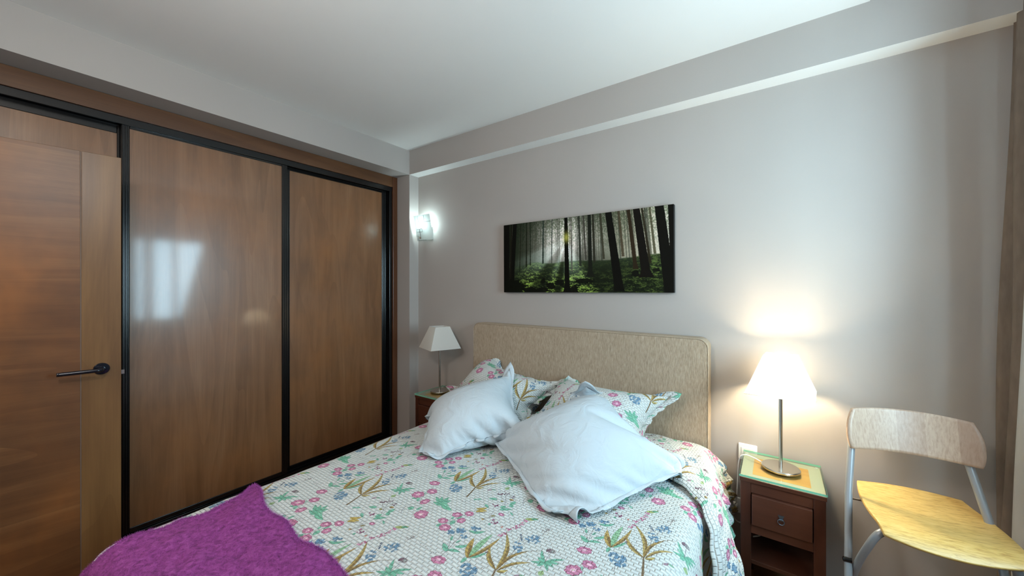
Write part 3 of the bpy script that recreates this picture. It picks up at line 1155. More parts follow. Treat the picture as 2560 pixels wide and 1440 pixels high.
def quilt_fold():
    """the turned layer of quilt that swings out over the right-hand edge near the headboard"""
    crease = smooth_path([(-0.66, 1.80, 0.580), (-0.52, 1.80, 0.588), (-0.419, 1.765, 0.590), (-0.322, 1.705, 0.588), (-0.262, 1.655, 0.578), (-0.218, 1.605, 0.550), (-0.194, 1.565, 0.500), (-0.183, 1.535, 0.430), (-0.176, 1.51, 0.33), (-0.165, 1.49, 0.20)], 5)
    outer = smooth_path([(-0.66, 2.185, 0.588), (-0.52, 2.185, 0.590), (-0.40, 2.185, 0.588), (-0.285, 2.18, 0.580), (-0.243, 2.10, 0.535), (-0.222, 1.98, 0.490), (-0.182, 1.86, 0.452), (-0.150, 1.775, 0.40), (-0.105, 1.69, 0.340), (-0.075, 1.62, 0.20)], 5)
    n, m_ = len(crease), 16
    verts, uvs = [], []
    su = 0.0
    for i in range(n):
        if i:
            su += ((crease[i] - crease[i - 1]).length + (outer[i] - outer[i - 1]).length) / 2
        a, b = crease[i], outer[i]
        fr = i / (n - 1)
        nrm = Vector((math.sin(min(1, fr * 1.5) * 1.3), -0.15, math.cos(min(1, fr * 1.5) * 1.3)))
        for j in range(m_):
            t = j / (m_ - 1)
            p = a.lerp(b, t)
            bul = 0.030 * math.sin(PI * min(1, t * 1.15)) ** 0.6 * (0.45 + 0.55 * min(1, fr * 2.2))
            p = p + nrm * (bul + 0.004 * math.sin(i * 0.9 + j * 0.7))
            if j == 0:
                p = p - nrm * 0.012
            verts.append(p)
            uvs.append(((-0.66 + su) / TW, (1.80 + t * (b - a).length) / TH))
    o = link_mesh('quilt_fold', verts, grid_faces(n, m_), M['quilt'], spread, uvs=uvs)
    sd = o.modifiers.new('thickness', 'SOLIDIFY')
    sd.thickness = 0.008
    sd.offset = 0
    ss = o.modifiers.new('smooth', 'SUBSURF')
    ss.levels = ss.render_levels = 1
    return o


quilt_fold()


# ------------------------------------------------------------------ pillows (inflated sheets settled on the bed)
def settle(corners, W_, H_, n, press, grav, planes, pins, steps=110, sweeps=5, hump=0.05, seed=0, fill=0.5, face=(0, -1, 1)):
    """two sheets joined at the seam, blown up a little, let down against half-spaces"""
    A, B, C2, D = [np.array(c, dtype=float) for c in corners]     # bottom-left, bottom-right, top-right, top-left
    u = np.linspace(0, 1, n)[:, None, None]
    v = np.linspace(0, 1, n)[None, :, None]
    base = A * (1 - u) * (1 - v) + B * u * (1 - v) + C2 * u * v + D * (1 - u) * v
    nr = np.cross(B - A, D - A)
    nr /= np.linalg.norm(nr)
    if nr @ np.array(face) < 0:
        nr = -nr
    flip = np.cross(B - A, D - A) @ nr < 0
    m = (16 * u * (1 - u) * v * (1 - v)) ** fill
    rs = np.random.RandomState(seed)
    nz = (vnoise(n, n, 7, 7, seed) - 0.5)[..., None] * 0.02
    F = base + nr * (m * hump + nz * m)
    K = base - nr * (m * hump * 0.6)
    X = np.stack([F, K])
    P = X.copy()
    du, dv = W_ / (n - 1), H_ / (n - 1)
    dd = math.hypot(du, dv)
    g = np.array([0, 0, -grav])
    pinpos = {(0, 0): A, (-1, 0): B, (-1, -1): C2, (0, -1): D}
    pl = [(np.array(q, dtype=float), np.array(k, dtype=float) / np.linalg.norm(k)) for q, k in planes]
    msk = m[None]

    def con(a, b, L, k):
        d = b - a
        l = np.sqrt((d * d).sum(-1, keepdims=True)) + 1e-9
        c = d * ((l - L) / l * 0.5 * k)
        a += c
        b -= c

    def stiff(X, st, du, dv):
        for (sa, sb, L) in (((slice(None), slice(0, n - st)), (slice(None), slice(st, n)), du * st),
                            ((slice(None), slice(None), slice(0, n - st)), (slice(None), slice(None), slice(st, n)), dv * st)):
            a, b = X[sa].copy(), X[sb].copy()
            d = b - a
            l = np.sqrt((d * d).sum(-1, keepdims=True)) + 1e-9
            c = d * (np.minimum(l - L * 0.97, 0) / l * 0.16)
            X[sa] += c
            X[sb] -= c

    for it in range(steps):
        ex = (X[:, 2:, 1:-1] - X[:, :-2, 1:-1])
        ey = (X[:, 1:-1, 2:] - X[:, 1:-1, :-2])
        nm = np.cross(ex, ey)
        nm /= np.sqrt((nm * nm).sum(-1, keepdims=True)) + 1e-9
        sgn = -1.0 if flip else 1.0
        nm[0] *= sgn
        nm[1] *= -sgn
        vel = (X - P) * 0.86
        P = X.copy()
        X = X + vel + g * 1e-4
        X[:, 1:-1, 1:-1] += nm * press * 1e-4 * msk[:, 1:-1, 1:-1]
        for _ in range(sweeps):
            for o in (0, 1):
                con(X[:, o:n - 1:2], X[:, o + 1:n:2], du, 1.0) if (n - o) % 2 == 0 else con(X[:, o:n - 1:2], X[:, o + 1::2], du, 1.0)
                con(X[:, :, o:n - 1:2], X[:, :, o + 1:n:2], dv, 1.0)
            if _ == 0:
                stiff(X, 5, du, dv)
            for o in (0, 1):
                con(X[:, o:n - 1:2, :-1], X[:, o + 1:n:2, 1:], dd, 0.5)
                con(X[:, o:n - 1:2, 1:], X[:, o + 1:n:2, :-1], dd, 0.5)
            for e in ((slice(None), 0), (slice(None), -1), (0, slice(None)), (-1, slice(None))):
                av = (X[(0,) + e] + X[(1,) + e]) / 2
                X[(0,) + e] = av
                X[(1,) + e] = av
            for pk in pins:
                X[:, pk[0], pk[1]] = pinpos[pk]
            for q, k in pl:
                dist = (X - q) @ k
                pen = np.minimum(dist, 0)[..., None]
                X = X - pen * k
    return X, nr, flip


def pillow_mesh(name, X, W_, H_, flip, mat, parent=None, uv0=(0, 0), levels=1):
    n = X.shape[1]
    ids = np.arange(n * n).reshape(n, n)
    ids2 = ids.copy()
    inner = np.zeros((n, n), bool)
    inner[1:-1, 1:-1] = True
    ids2[inner] = n * n + np.arange(inner.sum())
    verts = np.concatenate([X[0].reshape(-1, 3), X[1][inner]])
    faces = []
    for i in range(n - 1):
        for j in range(n - 1):
            a = (ids[i, j], ids[i + 1, j], ids[i + 1, j + 1], ids[i, j + 1])
            b = (ids2[i, j], ids2[i, j + 1], ids2[i + 1, j + 1], ids2[i + 1, j])
            faces.append(tuple(int(q) for q in (a[::-1] if flip else a)))
            faces.append(tuple(int(q) for q in (b[::-1] if flip else b)))
    gu, gv = np.meshgrid(np.linspace(0, 1, n), np.linspace(0, 1, n), indexing='ij')
    U = np.stack([gu * W_ / TW + uv0[0], gv * H_ / TH + uv0[1]], -1)
    uvs = np.concatenate([U.reshape(-1, 2), U[inner] + 0.37])
    o = link_mesh(name, verts, faces, mat, parent, uvs=uvs)
    if levels:
        s = o.modifiers.new('smooth', 'SUBSURF')
        s.levels = s.render_levels = levels
    return o


def flange_mesh(name, X, width, mat, parent, scallop=0.0, nsc=9, lobe=0.0, uvs=(1, 1), ripple=0.004, uv0=(0, 0)):
    """flat border sewn round the seam"""
    n = X.shape[1]
    S_ = X[0]
    idx = [(i, 0) for i in range(n - 1)] + [(n - 1, j) for j in range(n - 1)] + [(i, n - 1) for i in range(n - 1, 0, -1)] + [(0, j) for j in range(n - 1, 0, -1)]
    cen = S_.mean((0, 1))
    ring = np.array([S_[i, j] for i, j in idx])
    inn = np.array([0.5 * (X[0] + X[1])[min(max(i, 2), n - 3), min(max(j, 2), n - 3)] for i, j in idx])
    out = ring - inn
    out /= np.linalg.norm(out, axis=1)[:, None] + 1e-9
    for _ in range(3):
        out = (np.roll(out, 1, 0) + out * 2 + np.roll(out, -1, 0))
        out /= np.linalg.norm(out, axis=1)[:, None]
    tan = np.roll(ring, -1, 0) - np.roll(ring, 1, 0)
    tan /= np.linalg.norm(tan, axis=1)[:, None]
    nrm = np.cross(out, tan)
    m_ = len(idx)
    w = np.full(m_, width)
    tt = np.arange(m_) / (n - 1)
    w = w + scallop * (np.abs(np.sin(tt * PI * nsc)) - 0.5)
    if lobe:
        for c in range(5):
            w += lobe * np.exp(-((tt - c) / 0.055) ** 2)
    verts, faces, uv = [], [], []
    rows = 4
    for k in range(rows):
        f = k / (rows - 1)
        rp = ripple * np.sin(np.arange(m_) * 0.55 + 0.8) * f
        verts += list(ring + out * (w * f - 0.004 * (1 - f))[:, None] + nrm * rp[:, None])
        uv += [((i / (n - 1) * uvs[0] + uv0[0]) + out[q][0] * w[q] * f / TW, (j / (n - 1) * uvs[1] + uv0[1]) + out[q][2] * w[q] * f / TH) for q, (i, j) in enumerate(idx)]
    for k in range(rows - 1):
        for q in range(m_):
            a, b = k * m_ + q, k * m_ + (q + 1) % m_
            faces.append((a, b, b + m_, a + m_))
    o = link_mesh(name, verts, faces, mat, parent, uvs=uv)
    sd = o.modifiers.new('thickness', 'SOLIDIFY')
    sd.thickness = 0.004 if scallop else 0.0022
    sd.offset = 0
    return o


BEDP = ((0, 0, ZT + 0.022), (0, 0, 1))
HEADP = ((0, 2.185, 0), (0, -1, 0))
ALLP = [(0, 0), (-1, 0), (-1, -1), (0, -1)]

Xs, nr, fl = settle([(-1.995, 2.00, 0.665), (-1.215, 1.93, 0.615), (-1.11, 2.125, 0.800), (-1.735, 2.13, 0.830)], 0.72, 0.42, 36, 9.5, 1.0, [BEDP, HEADP], ALLP, hump=0.06, seed=3, fill=0.3)
sl = pillow_mesh('pillow_sham', Xs, 0.70, 0.46, fl, M['sham'], uv0=(0.15, 0.1))
tag(sl, 'floral quilted pillow sham leaning on the headboard at the left', 'pillow', 'floral pillow shams against the headboard')
flange_mesh('scalloped_flange', Xs, 0.022, M['sham'], sl, 0.010, 8, 0.034, (0.7 / TW, 0.46 / TH), uv0=(0.15, 0.1))
Xs2, nr, fl = settle([(-1.25, 1.91, 0.612), (-0.53, 1.90, 0.615), (-0.455, 2.125, 0.840), (-1.12, 2.13, 0.815)], 0.72, 0.42, 36, 9.5, 1.0, [BEDP, HEADP], ALLP, hump=0.06, seed=6, fill=0.3)
sr = pillow_mesh('pillow_sham', Xs2, 0.68, 0.46, fl, M['sham'], uv0=(0.62, 0.35))
tag(sr, 'floral quilted pillow sham leaning on the headboard at the right', 'pillow', 'floral pillow shams against the headboard')
flange_mesh('scalloped_flange', Xs2, 0.022, M['sham'], sr, 0.010, 8, 0.034, (0.68 / TW, 0.46 / TH), uv0=(0.62, 0.35))

SHP = ((-1.3, 1.84, 0.63), (0.0, -0.75, 0.66))
Xa, nr, fl = settle([(-1.42, 1.28, 0.592), (-1.05, 1.60, 0.640), (-1.42, 1.97, 0.900), (-1.745, 1.62, 0.610)], 0.622, 0.60, 52, 4.9, 1.0, [BEDP, SHP], ALLP, hump=0.07, seed=11, fill=0.6)
pa = pillow_mesh('pillow', Xa, 0.6, 0.52, fl, M['cotton'])
flange_mesh('pillowcase_hem', Xa, 0.014, M['cotton'], pa, 0.0, 8, 0.026, ripple=0.006)
tag(pa, 'plump white cotton pillow propped on the left sham, nearer the wardrobe', 'pillow', 'white cotton pillows')
Xb, nr, fl = settle([(-0.63, 1.245, 0.592), (-0.350, 1.80, 0.600), (-0.835, 1.87, 0.888), (-1.21, 1.60, 0.608)], 0.70, 0.722, 56, 4.2, 1.2, [BEDP, SHP], ALLP, hump=0.07, seed=12, fill=0.6)
pb = pillow_mesh('pillow', Xb, 0.66, 0.66, fl, M['cotton'])
flange_mesh('pillowcase_hem', Xb, 0.014, M['cotton'], pb, 0.0, 8, 0.032, ripple=0.006)
tag(pb, 'large white cotton pillow lying cornerwise in front of the right sham', 'pillow', 'white cotton pillows')

# ------------------------------------------------------------------ mohair throw over the foot end
def throw():
    nu, nv = 90, 60
    n1 = vnoise(nu, nv, 12, 9, 51)
    n2 = vnoise(nu, nv, 30, 20, 52)
    verts = []
    hwid = (BX1 - BX0) / 2
    y_foot = 0.20
    for i in range(nu):
        for j in range(nv):
            a, b = i / (nu - 1), j / (nv - 1)
            s = -0.80 + 1.50 * a
            ed = 0.012 * math.sin(b * 17) + 0.008 * math.sin(b * 41 + 1)
            s += (1 - a) * (ed + 0.13 * min(1, max(0, (b - 0.25) / 0.3)) - 0.02 - 0.05 * max(0, (b - 0.85) / 0.15))
            yt = 0.605 + 0.05 * max(0, 1 - a * 5) + 0.008 * math.sin(a * 30)
            t = -0.40 + (yt - y_foot + 0.40) * b
            off, drop = bed_profile(abs(s), 0.085, s)
            x, y, z = BCX + math.copysign(off, s), y_foot + t, ZT - drop
            if t < 0.06:
                d = 0.06 - t
                an = min(d / 0.07, 1.5)
                y = y_foot + 0.06 - 0.085 * math.sin(an)
                z -= 0.085 * (1 - math.cos(an)) + max(0.0, d - 0.105)
            z += 0.012 * math.cos(min(1, abs(s) / hwid) * PI / 2) + 0.013
            z += (n1[i, j] - 0.5) * 0.016 + (n2[i, j] - 0.5) * 0.008
            z += 0.012 * math.exp(-((a - 0.10) / 0.05) ** 2) * b
            verts.append((x, y, z))
    o = link_mesh('throw_blanket', verts, grid_faces(nu, nv), M['throw'])
    tag(o, 'fuzzy purple mohair throw spread over the foot of the bed', 'blanket')
    sd = o.modifiers.new('thickness', 'SOLIDIFY')
    sd.thickness = 0.010
    sd.offset = 0
    # short wool hairs, one mesh
    V = np.array(verts).reshape(nu, nv, 3)
    rs = np.random.RandomState(9)
    N = 60000
    fi, fj = rs.rand(N) * (nu - 1.001), rs.rand(N) * (nv - 1.001)
    ne = 9000
    fi[:ne] = rs.rand(ne) ** 3 * 1.2                       # left edge
    fj[ne:2 * ne] = nv - 1.002 - rs.rand(ne) ** 3 * 1.2     # edge towards the pillows
    ii, jj = fi.astype(int), fj.astype(int)
    a, b = (fi - ii)[:, None], (fj - jj)[:, None]
    P = (V[ii, jj] * (1 - a) + V[ii + 1, jj] * a) * (1 - b) + (V[ii, jj + 1] * (1 - a) + V[ii + 1, jj + 1] * a) * b
    ex, ey = V[ii + 1, jj] - V[ii, jj], V[ii, jj + 1] - V[ii, jj]
    nm = np.cross(ex, ey)
    nm /= np.linalg.norm(nm, axis=1)[:, None]
    nm[nm[:, 2] < 0] *= -1
    dr = rs.normal(size=(N, 3)) + nm * 0.8
    dr[:ne] += np.array([-0.9, 0, -0.1])
    dr[ne:2 * ne] += np.array([0, 0.7, -0.2])
    dr /= np.linalg.norm(dr, axis=1)[:, None]
    L = (0.006 + 0.008 * rs.rand(N))[:, None]
    sd_ = np.cross(dr, rs.normal(size=(N, 3)))
    sd_ /= np.linalg.norm(sd_, axis=1)[:, None]
    P = P + nm * 0.004
    tri = np.stack([P - sd_ * 0.0004, P + sd_ * 0.0004, P + dr * L], 1).reshape(-1, 3)
    me = bpy.data.meshes.new('wool_fuzz')
    me.vertices.add(3 * N)
    me.vertices.foreach_set('co', tri.astype(np.float32).ravel())
    me.loops.add(3 * N)
    me.loops.foreach_set('vertex_index', np.arange(3 * N, dtype=np.int32))
    me.polygons.add(N)
    me.polygons.foreach_set('loop_start', np.arange(0, 3 * N, 3, dtype=np.int32))
    me.update(calc_edges=True)
    me.materials.append(M['fuzz'])
    f = bpy.data.objects.new('wool_fuzz', me)
    COL.objects.link(f)
    f.parent = o
    f['kind'] = 'stuff'
    return o


throw()


# ------------------------------------------------------------------ nightstands
def nightstand(loc, label):
    t = thing('nightstand', label, 'nightstand', loc, 0, 'dark wood nightstands beside the bed')
    w, d = 0.150, 0.150
    for sx in (-1, 1):
        for sy in (-1, 1):
            cx, cy = sx * (w - 0.021), sy * (d - 0.021)
            box('leg', cx - 0.020, cx + 0.020, cy - 0.020, cy + 0.020, 0, 0.550, M['ns_wood'], t, bevel=0.002)
    box('top_board', -w - 0.002, w + 0.002, -d - 0.002, d + 0.002, 0.550, 0.568, M['ns_wood_x'], t, bevel=0.002)
    box('frosted_border', -w, w, -d, d, 0.5682, 0.5690, M['frosted'], t)
    box('inset_panel', -w + 0.045, w - 0.045, -d + 0.05, d - 0.05, 0.5686, 0.5694, M['inset'], t)
    bm = bmesh.new()
    add_box(bm, -w - 0.004, w + 0.004, -d - 0.004, d + 0.004, 0.5715, 0.580)
    for f in bm.faces:
        if abs(f.normal.z) < 0.5:
            f.material_index = 1
    bm.normal_update()
    for f in bm.faces:
        f.material_index = 1 if abs(f.normal.z) < 0.5 else 0
    bm_obj('glass_top', bm, [M['glass'], M['glass_edge']], t)
    for sx in (-1, 1):
        for sy in (-1, 1):
            lathe('glass_pad', [(0.006, 0.0), (0.006, 0.0035)], M['white_plastic'], t, 12, (sx * (w - 0.012), sy * (d - 0.012), 0.568))
    box('top_rail', -w + 0.041, w - 0.041, -d + 0.006, -d + 0.024, 0.505, 0.550, M['ns_wood_x'], t)
    box('bottom_rail', -w + 0.041, w - 0.041, -d + 0.006, -d + 0.024, 0.325, 0.364, M['ns_wood_x'], t)
    for sx in (-1, 1):
        x0 = sx * (w - 0.022)
        box('side_panel', x0 - 0.008, x0 + 0.008, -d + 0.042, d - 0.042, 0.325, 0.550, M['ns_wood'], t)
    box('back_panel', -w + 0.042, w - 0.042, d - 0.030, d - 0.018, 0.325, 0.550, M['ns_wood'], t)
    box('shelf', -w + 0.010, w - 0.010, -d + 0.010, d - 0.010, 0.185, 0.203, M['ns_wood_x'], t, bevel=0.002)
    dr = box('drawer', -w + 0.044, w - 0.044, -d - 0.008, -d + 0.20, 0.367, 0.502, M['ns_wood_x'], t, bevel=0.003)
    # ring pull: flared plate with a hanging ring
    pv = [(-0.011, -d - 0.0085, 0.446), (0.011, -d - 0.0085, 0.446), (0.005, -d - 0.0085, 0.432), (0.011, -d - 0.0085, 0.424), (-0.011, -d - 0.0085, 0.424), (-0.005, -d - 0.0085, 0.432)]
    pv2 = [(x, y - 0.003, z) for x, y, z in pv]
    fc = [tuple(range(6)), tuple(range(6, 12))[::-1]] + [(k, (k + 1) % 6, 6 + (k + 1) % 6, 6 + k) for k in range(6)]
    pp = link_mesh('pull_plate', pv + pv2, fc, M['dark_steel'], dr, smooth=False)
    ring = [(0.0115 * math.cos(2 * PI * k / 24), -d - 0.014 - 0.002 * math.sin(2 * PI * k / 24), 0.420 + 0.0125 * math.sin(2 * PI * k / 24)) for k in range(24)]
    tube('ring_pull', ring, 0.0017, M['dark_steel'], dr, 8, closed=True)
    return t


ns = nightstand((0.018, 2.122, 0), 'dark wooden nightstand with glass top under the lit lamp beside the chair')
dup(ns, (-2.190, 2.118, 0), 0, 'dark wooden nightstand with glass top in the corner next to the wardrobe')


# ------------------------------------------------------------------ table lamps
def table_lamp(loc, rotz, label):
    t = thing('table_lamp', label, 'lamp', loc, rotz, 'matching table lamps on the nightstands')
    lathe('base', [(0.060, 0.0), (0.074, 0.004), (0.075, 0.010), (0.072, 0.0135), (0.030, 0.0150), (0.008, 0.0155)], M['steel'], t, 48)
    lathe('pole', [(0.0075, 0.0145), (0.0075, 0.405)], M['steel'], t, 18)
    sk = lathe('socket', [(0.016, 0.335), (0.019, 0.340), (0.019, 0.352), (0.013, 0.356), (0.013, 0.405)], M['steel'], t, 20)
    lathe('bulb', [(0.012, 0.405), (0.014, 0.412), (0.022, 0.432), (0.024, 0.448), (0.018, 0.464), (0.006, 0.472)], M['shade'], t, 20)
    a, b, z0, z1 = 0.127, 0.062, 0.356, 0.528
    verts, faces = [], []
    N = 6
    for off in (0.0, 0.0016):
        for k in range(N + 1):
            f = k / N
            r = a + (b - a) * f - off
            z = z0 + (z1 - z0) * f
            for sx, sy in ((-1, -1), (1, -1), (1, 1), (-1, 1)):
                verts.append((sx * r, sy * r, z))
    for lay in (0, 1):
        o = lay * (N + 1) * 4
        for k in range(N):
            for q in range(4):
                f = (o + k * 4 + q, o + k * 4 + (q + 1) % 4, o + (k + 1) * 4 + (q + 1) % 4, o + (k + 1) * 4 + q)
                if lay == 0:
                    faces.append(f)
    sh = link_mesh('lamp_shade', verts[:(N + 1) * 4], faces, M['shade'], t, smooth=False)
    for r, z in ((a, z0), (b, z1)):
        tube('shade_rim', [(-r, -r, z), (r, -r, z), (r, r, z), (-r, r, z)], 0.0013, M['white_plastic'], sh, 6, closed=True)
    bm = bmesh.new()
    for ang_ in (PI / 4, 3 * PI / 4):
        v, f = tube_data([(b * 1.28 * math.cos(ang_), b * 1.28 * math.sin(ang_), z1 - 0.012), (0, 0, z1 - 0.03), (-b * 1.28 * math.cos(ang_), -b * 1.28 * math.sin(ang_), z1 - 0.012)], 0.0012, 6)
        vs = [bm.verts.new(p) for p in v]
        for q in f:
            bm.faces.new([vs[i] for i in q])
    bm_obj('shade_spider', bm, M['steel'], t)
    return t


lr = table_lamp((0.018, 2.125, 0.5805), math.radians(-5), 'lit table lamp with white pyramid shade glowing warmly at the right')
dup(lr, (-2.222, 2.12, 0.5805), math.radians(-20.5), 'unlit table lamp with white pyramid shade in the left corner')
point_light('bedside_bulb', (0.018, 2.125, 0.5805 + 0.45), 27.0, (1.0, 0.82, 0.54), 0.045)

# lamp cord over the right nightstand and down beside it
tag(tube('lamp_cord', smooth_path([(-0.058, 2.147, 0.5865), (-0.088, 2.170, 0.589), (-0.125, 2.185, 0.589), (-0.150, 2.19, 0.560), (-0.158, 2.20, 0.45), (-0.165, 2.22, 0.33), (-0.176, 2.262, 0.290)], 8), 0.0028, M['white_plastic'], seg=8),
    'thin pale lamp cord trailing off the right nightstand towards the wall socket', 'cord')
tag(tube('plug_cord', smooth_path([(-0.178, 2.248, 0.262), (-0.182, 2.270, 0.22), (-0.155, 2.284, 0.19), (-0.115, 2.284, 0.23), (-0.085, 2.262, 0.295), (-0.075, 2.232, 0.305), (-0.070, 2.21, 0.26), (-0.060, 2.19, 0.214), (-0.090, 2.16, 0.2075)], 8), 0.003, M['white_plastic'], seg=8),
    'loose white cord hanging below the socket behind the right nightstand', 'cord')


# ------------------------------------------------------------------ wall plates
def rounded_plate(name, x0, x1, z0, z1, y0, y1, mat, parent=None, bevel=0.006):
    return box(name, x0, x1, y0, y1, z0, z1, mat, parent, bevel=bevel, seg=3)


t = thing('light_switch', 'white rocker switch plate on the wall behind the right nightstand', 'switch', (-0.120, YH, 0.563))
rounded_plate('switch_plate', -0.042, 0.042, -0.043, 0.043, -0.012, -0.0005, M['white_plastic'], t)
rounded_plate('rocker', -0.029, 0.029, -0.030, 0.026, -0.016, -0.010, M['white_plastic'], t, 0.003)
t = thing('double_socket', 'white double socket plate low on the wall by the bed', 'socket', (-0.150, YH, 0.275))
rounded_plate('socket_plate', -0.075, 0.075, -0.040, 0.040, -0.011, -0.0005, M['white_plastic'], t)
for sx in (-0.037, 0.037):
    lathe('socket_well', [(0.021, 0.0), (0.021, 0.001)], M['dark_hole'], t, 28, (sx, -0.0115, 0), (PI / 2, 0, 0))
pl_ = thing('power_plug', 'white plug pushed into the double socket by the bed', 'plug', (-0.180, YH - 0.013, 0.275))
lathe('plug_body', [(0.018, 0.0), (0.018, 0.012), (0.010, 0.028), (0.006, 0.036)], M['white_plastic'], pl_, 20, (0, 0, 0), (PI / 2, 0, 0))

# ------------------------------------------------------------------ picture
pw, ph, pd = 1.210, 0.508, 0.030
pic = thing('forest_picture', 'wide unframed forest print with sunbeams hanging above the headboard', 'picture', (-1.080, YH - 0.002, 1.644))
pic.rotation_euler = (0, math.radians(-0.25), 0)
box('stretcher', -pw / 2, pw / 2, -pd, 0, -ph / 2, ph / 2, M['canvas_edge'], pic, bevel=0.002)
link_mesh('canvas_print', [(-pw / 2 + 0.001, -pd - 0.0008, -ph / 2 + 0.001), (pw / 2 - 0.001, -pd - 0.0008, -ph / 2 + 0.001), (pw / 2 - 0.001, -pd - 0.0008, ph / 2 - 0.001), (-pw / 2 + 0.001, -pd - 0.0008, ph / 2 - 0.001)],
          [(0, 1, 2, 3)], M['forest'], pic, smooth=False, uvs=[(0, 0), (1, 0), (1, 1), (0, 1)])

# ------------------------------------------------------------------ wall sconce
sc = thing('wall_sconce', 'lit glass wall sconce with thin dark lines in the corner above the left lamp', 'lamp', (-2.545, YH, 1.95))
box('wall_plate', -0.035, 0.035, -0.018, -0.0005, -0.075, 0.02, M['steel'], sc, bevel=0.004)
tube('arm', smooth_path([(-0.02, -0.018, -0.050), (-0.02, -0.035, -0.050), (-0.02, -0.042, -0.030), (-0.02, -0.045, 0.0)], 5), 0.005, M['steel'], sc)
lathe('bulb_holder', [(0.012, 0.0), (0.014, 0.004), (0.014, 0.022)], M['steel'], sc, 18, (-0.02, -0.045, 0.0))
g0, g1 = (-0.050, -0.105), (-0.095, 0.112)      # (y, z) bottom and top of the leaning glass


def on_glass(x, f, dy=0.0):
    return (x, g0[0] + (g1[0] - g0[0]) * f + dy, g0[1] + (g1[1] - g0[1]) * f)


gx0, gx1 = -0.100, 0.105
gv = [on_glass(gx0, 0), on_glass(gx1, 0), on_glass(gx1, 1), on_glass(gx0, 1)]
gv += [(x, y + 0.004, z) for x, y, z in gv]
gl = link_mesh('glass_plate', gv, [(0, 1, 2, 3), (7, 6, 5, 4), (0, 4, 5, 1), (1, 5, 6, 2), (2, 6, 7, 3), (3, 7, 4, 0)], M['sconce_glass'], sc, smooth=False)


def glass_line(pts, r=0.0014):
    tube('line', [on_glass(x, f, -0.0008) for x, f in pts], r, M['line_black'], gl, 6)


glass_line([(0.028, 1.0), (0.028, 0.72), (0.105, 0.72)])
glass_line([(-0.048, 1.0), (-0.048, 0.72)], 0.0009)
glass_line([(-0.085, 0.455), (-0.015, 0.455), (-0.015, 0.34), (-0.085, 0.34)])
glass_line([(-0.048, 0.455), (-0.048, 0.17)], 0.0018)
glass_line([(-0.100, 0.20), (-0.080, 0.20), (-0.080, 0.0)])
glass_line([(-0.080, 0.006), (0.02, 0.006)])
kn = lathe('knob', [(0.009, 0.0), (0.011, 0.004), (0.009, 0.010)], M['steel'], sc, 18, on_glass(-0.048, 0.11, -0.001), (PI / 2, 0, 0))
point_light('sconce_bulb', (-2.560, YH - 0.052, 1.985), 3.2, (0.72, 0.95, 1.0), 0.016)

# ------------------------------------------------------------------ stool with back
CH = thing('folding_bar_chair', 'folding bar chair with oak seat and grey tubes beside the lit nightstand', 'chair', (0.425, 1.845, 0), math.radians(6))


def plate_pts(nu, nv, fn):
    return [fn(-1 + 2 * i / (nu - 1), -1 + 2 * j / (nv - 1)) for i in range(nu) for j in range(nv)]


def squircle(a, b, k=0.35):
    """square -> rounded square"""
    x = a * math.sqrt(max(0, 1 - k * b * b / 2))
    y = b * math.sqrt(max(0, 1 - k * a * a / 2))
    return x, y


def seat_fn(a, b):
    x, y = squircle(a, b, 0.36)
    half = 0.162 + 0.008 * (1 - y)
    px_, py_ = 0.016 + x * half, 0.058 + y * 0.188
    z = 0.628 - 0.012 * (1 - x * x) * (1 - y * y)
    z -= 0.030 * max(0, -y - 0.62) ** 2 / 0.145 * 1.4
    z += 0.010 * max(0, y - 0.5) ** 2 / 0.25
    return (px_, py_, z)


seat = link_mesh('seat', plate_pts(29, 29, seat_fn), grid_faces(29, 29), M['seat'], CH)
sd = seat.modifiers.new('thickness', 'SOLIDIFY')
sd.thickness = 0.013
sd.offset = -1
bv = seat.modifiers.new('bevel', 'BEVEL')
bv.width = 0.003
bv.segments = 2


def back_fn(a, b):
    x, y = squircle(a, b, 0.30)
    w = 0.182 - 0.006 * y
    X_ = x * w
    c = (abs(x) ** 2)
    Y_ = 0.185 - 0.052 * c + 0.018 * y
    Z_ = 0.872 + 0.078 * y - 0.006 * c * (1 if y < 0 else 0.2)
    return (X_, Y_, Z_)


bk = link_mesh('backrest', plate_pts(33, 17, back_fn), grid_faces(33, 17, flip=True), M['backrest'], CH)
sd = bk.modifiers.new('thickness', 'SOLIDIFY')
sd.thickness = 0.012
sd.offset = 0
for s in (-1, 1):
    tube('back_leg', [(s * 0.144 - 0.0065, 0.196, 0.92), (s * 0.1575 - 0.0065, 0.160, 0.80), (s * 0.1805 - 0.0065, 0.098, 0.63), (s * 0.1995 - 0.0065, 0.018, 0.41), (s * 0.2265 - 0.0065, -0.131, 0.0)], 0.0115, M['chair_metal'], CH, 14)
    tube('front_leg', smooth_path([(s * 0.125, -0.060, 0.592), (s * 0.143, -0.078, 0.590), (s * 0.157, -0.078, 0.572), (s * 0.170, -0.055, 0.52), (s * 0.182, 0.005, 0.42), (s * 0.190, 0.09, 0.27), (s * 0.200, 0.245, 0.0)], 6), 0.0115, M['chair_metal'], CH, 14)
    lathe('pivot', [(0.009, 0.0), (0.009, 0.022), (0.006, 0.025)], M['black'], CH, 14, (s * 0.188 - 0.01, 0.012, 0.418), (0, s * PI / 2, 0))
    box('seat_bracket', s * 0.165 - 0.026, s * 0.165 + 0.020, 0.100, 0.106, 0.606, 0.611, M['steel'], CH)
tube('crossbar', [(-0.125, -0.060, 0.592), (0.125, -0.060, 0.592)], 0.0115, M['chair_metal'], CH, 14)
tube('crossbar', [(-0.208, -0.063, 0.25), (0.208, -0.063, 0.25)], 0.0115, M['chair_metal'], CH, 14)
tube('crossbar', [(-0.193, 0.135, 0.19), (0.193, 0.135, 0.19)], 0.0115, M['chair_metal'], CH, 14)


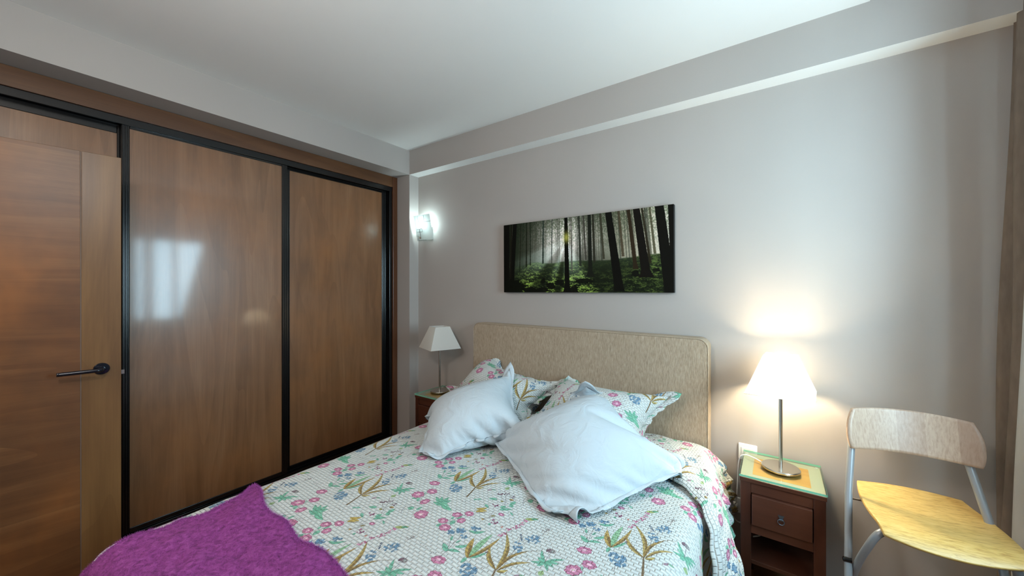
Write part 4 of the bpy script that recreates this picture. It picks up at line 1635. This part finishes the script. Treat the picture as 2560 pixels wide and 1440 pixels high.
# ------------------------------------------------------------------ curtains
def curtain(name, y0, y1, x, amp, waves, mat, label, cat, z0=0.02, z1=2.80, pull=0.0, seed=0, group=None, slant=0.0, slant1=0.0):
    nu, nv = max(24, int(waves * 14)), 40
    rs = random.Random(seed)
    ph_ = [rs.uniform(0, 6) for _ in range(4)]
    verts = []
    for i in range(nu):
        for j in range(nv):
            a, b = i / (nu - 1), j / (nv - 1)
            z = z0 + (z1 - z0) * b
            ya = y0 + slant * min(1, max(0, (z - 0.95) / 1.2))
            y = ya + (y1 - slant1 * z - ya) * a
            w = math.sin(a * waves * 2 * PI + ph_[0] + 0.5 * math.sin(b * 3 + ph_[1]))
            xx = x + amp * w * (1.25 - 0.45 * b) + 0.006 * math.sin(b * 9 + a * 7 + ph_[2])
            xx += pull * (1 - b) * a
            verts.append((xx, y, z))
    o = link_mesh(name, verts, grid_faces(nu, nv), mat)
    sd = o.modifiers.new('thickness', 'SOLIDIFY')
    sd.thickness = 0.003
    return tag(o, label, cat, group)


curtain('curtain', 2.145, 2.285, 0.765, 0.026, 1.6, M['curtain'], 'taupe velvet curtain bunched against the back wall at the right edge', 'curtain', pull=-0.075, seed=2)
curtain('curtain', -0.10, 1.08, 0.775, 0.028, 7.5, M['curtain'], 'taupe velvet curtain drawn over the far half of the window, away from the chair', 'curtain', seed=5)
curtain('curtain', 1.50, 2.165, 0.822, 0.012, 4.5, M['curtain'], 'taupe velvet curtain with a slanted edge hanging behind the white sheer one', 'curtain', seed=7, slant=0.28)
curtain('curtain', 1.425, 1.480, 0.80, 0.010, 1.0, M['curtain'], 'narrow taupe curtain strip hanging alone in the middle of the window', 'curtain', seed=8)
curtain('sheer_curtain', 1.90, 2.168, 0.703, 0.007, 2.2, M['sheer'], 'white sheer curtain hanging beside the taupe velvet one', 'curtain', seed=4, slant1=0.053)
rail = tube('curtain_rail', [(0.765, -0.1, 2.81), (0.765, 2.29, 2.81)], 0.012, M['white_trim'])
tag(rail, 'white curtain rail fixed in the ceiling recess above the window', 'rail')
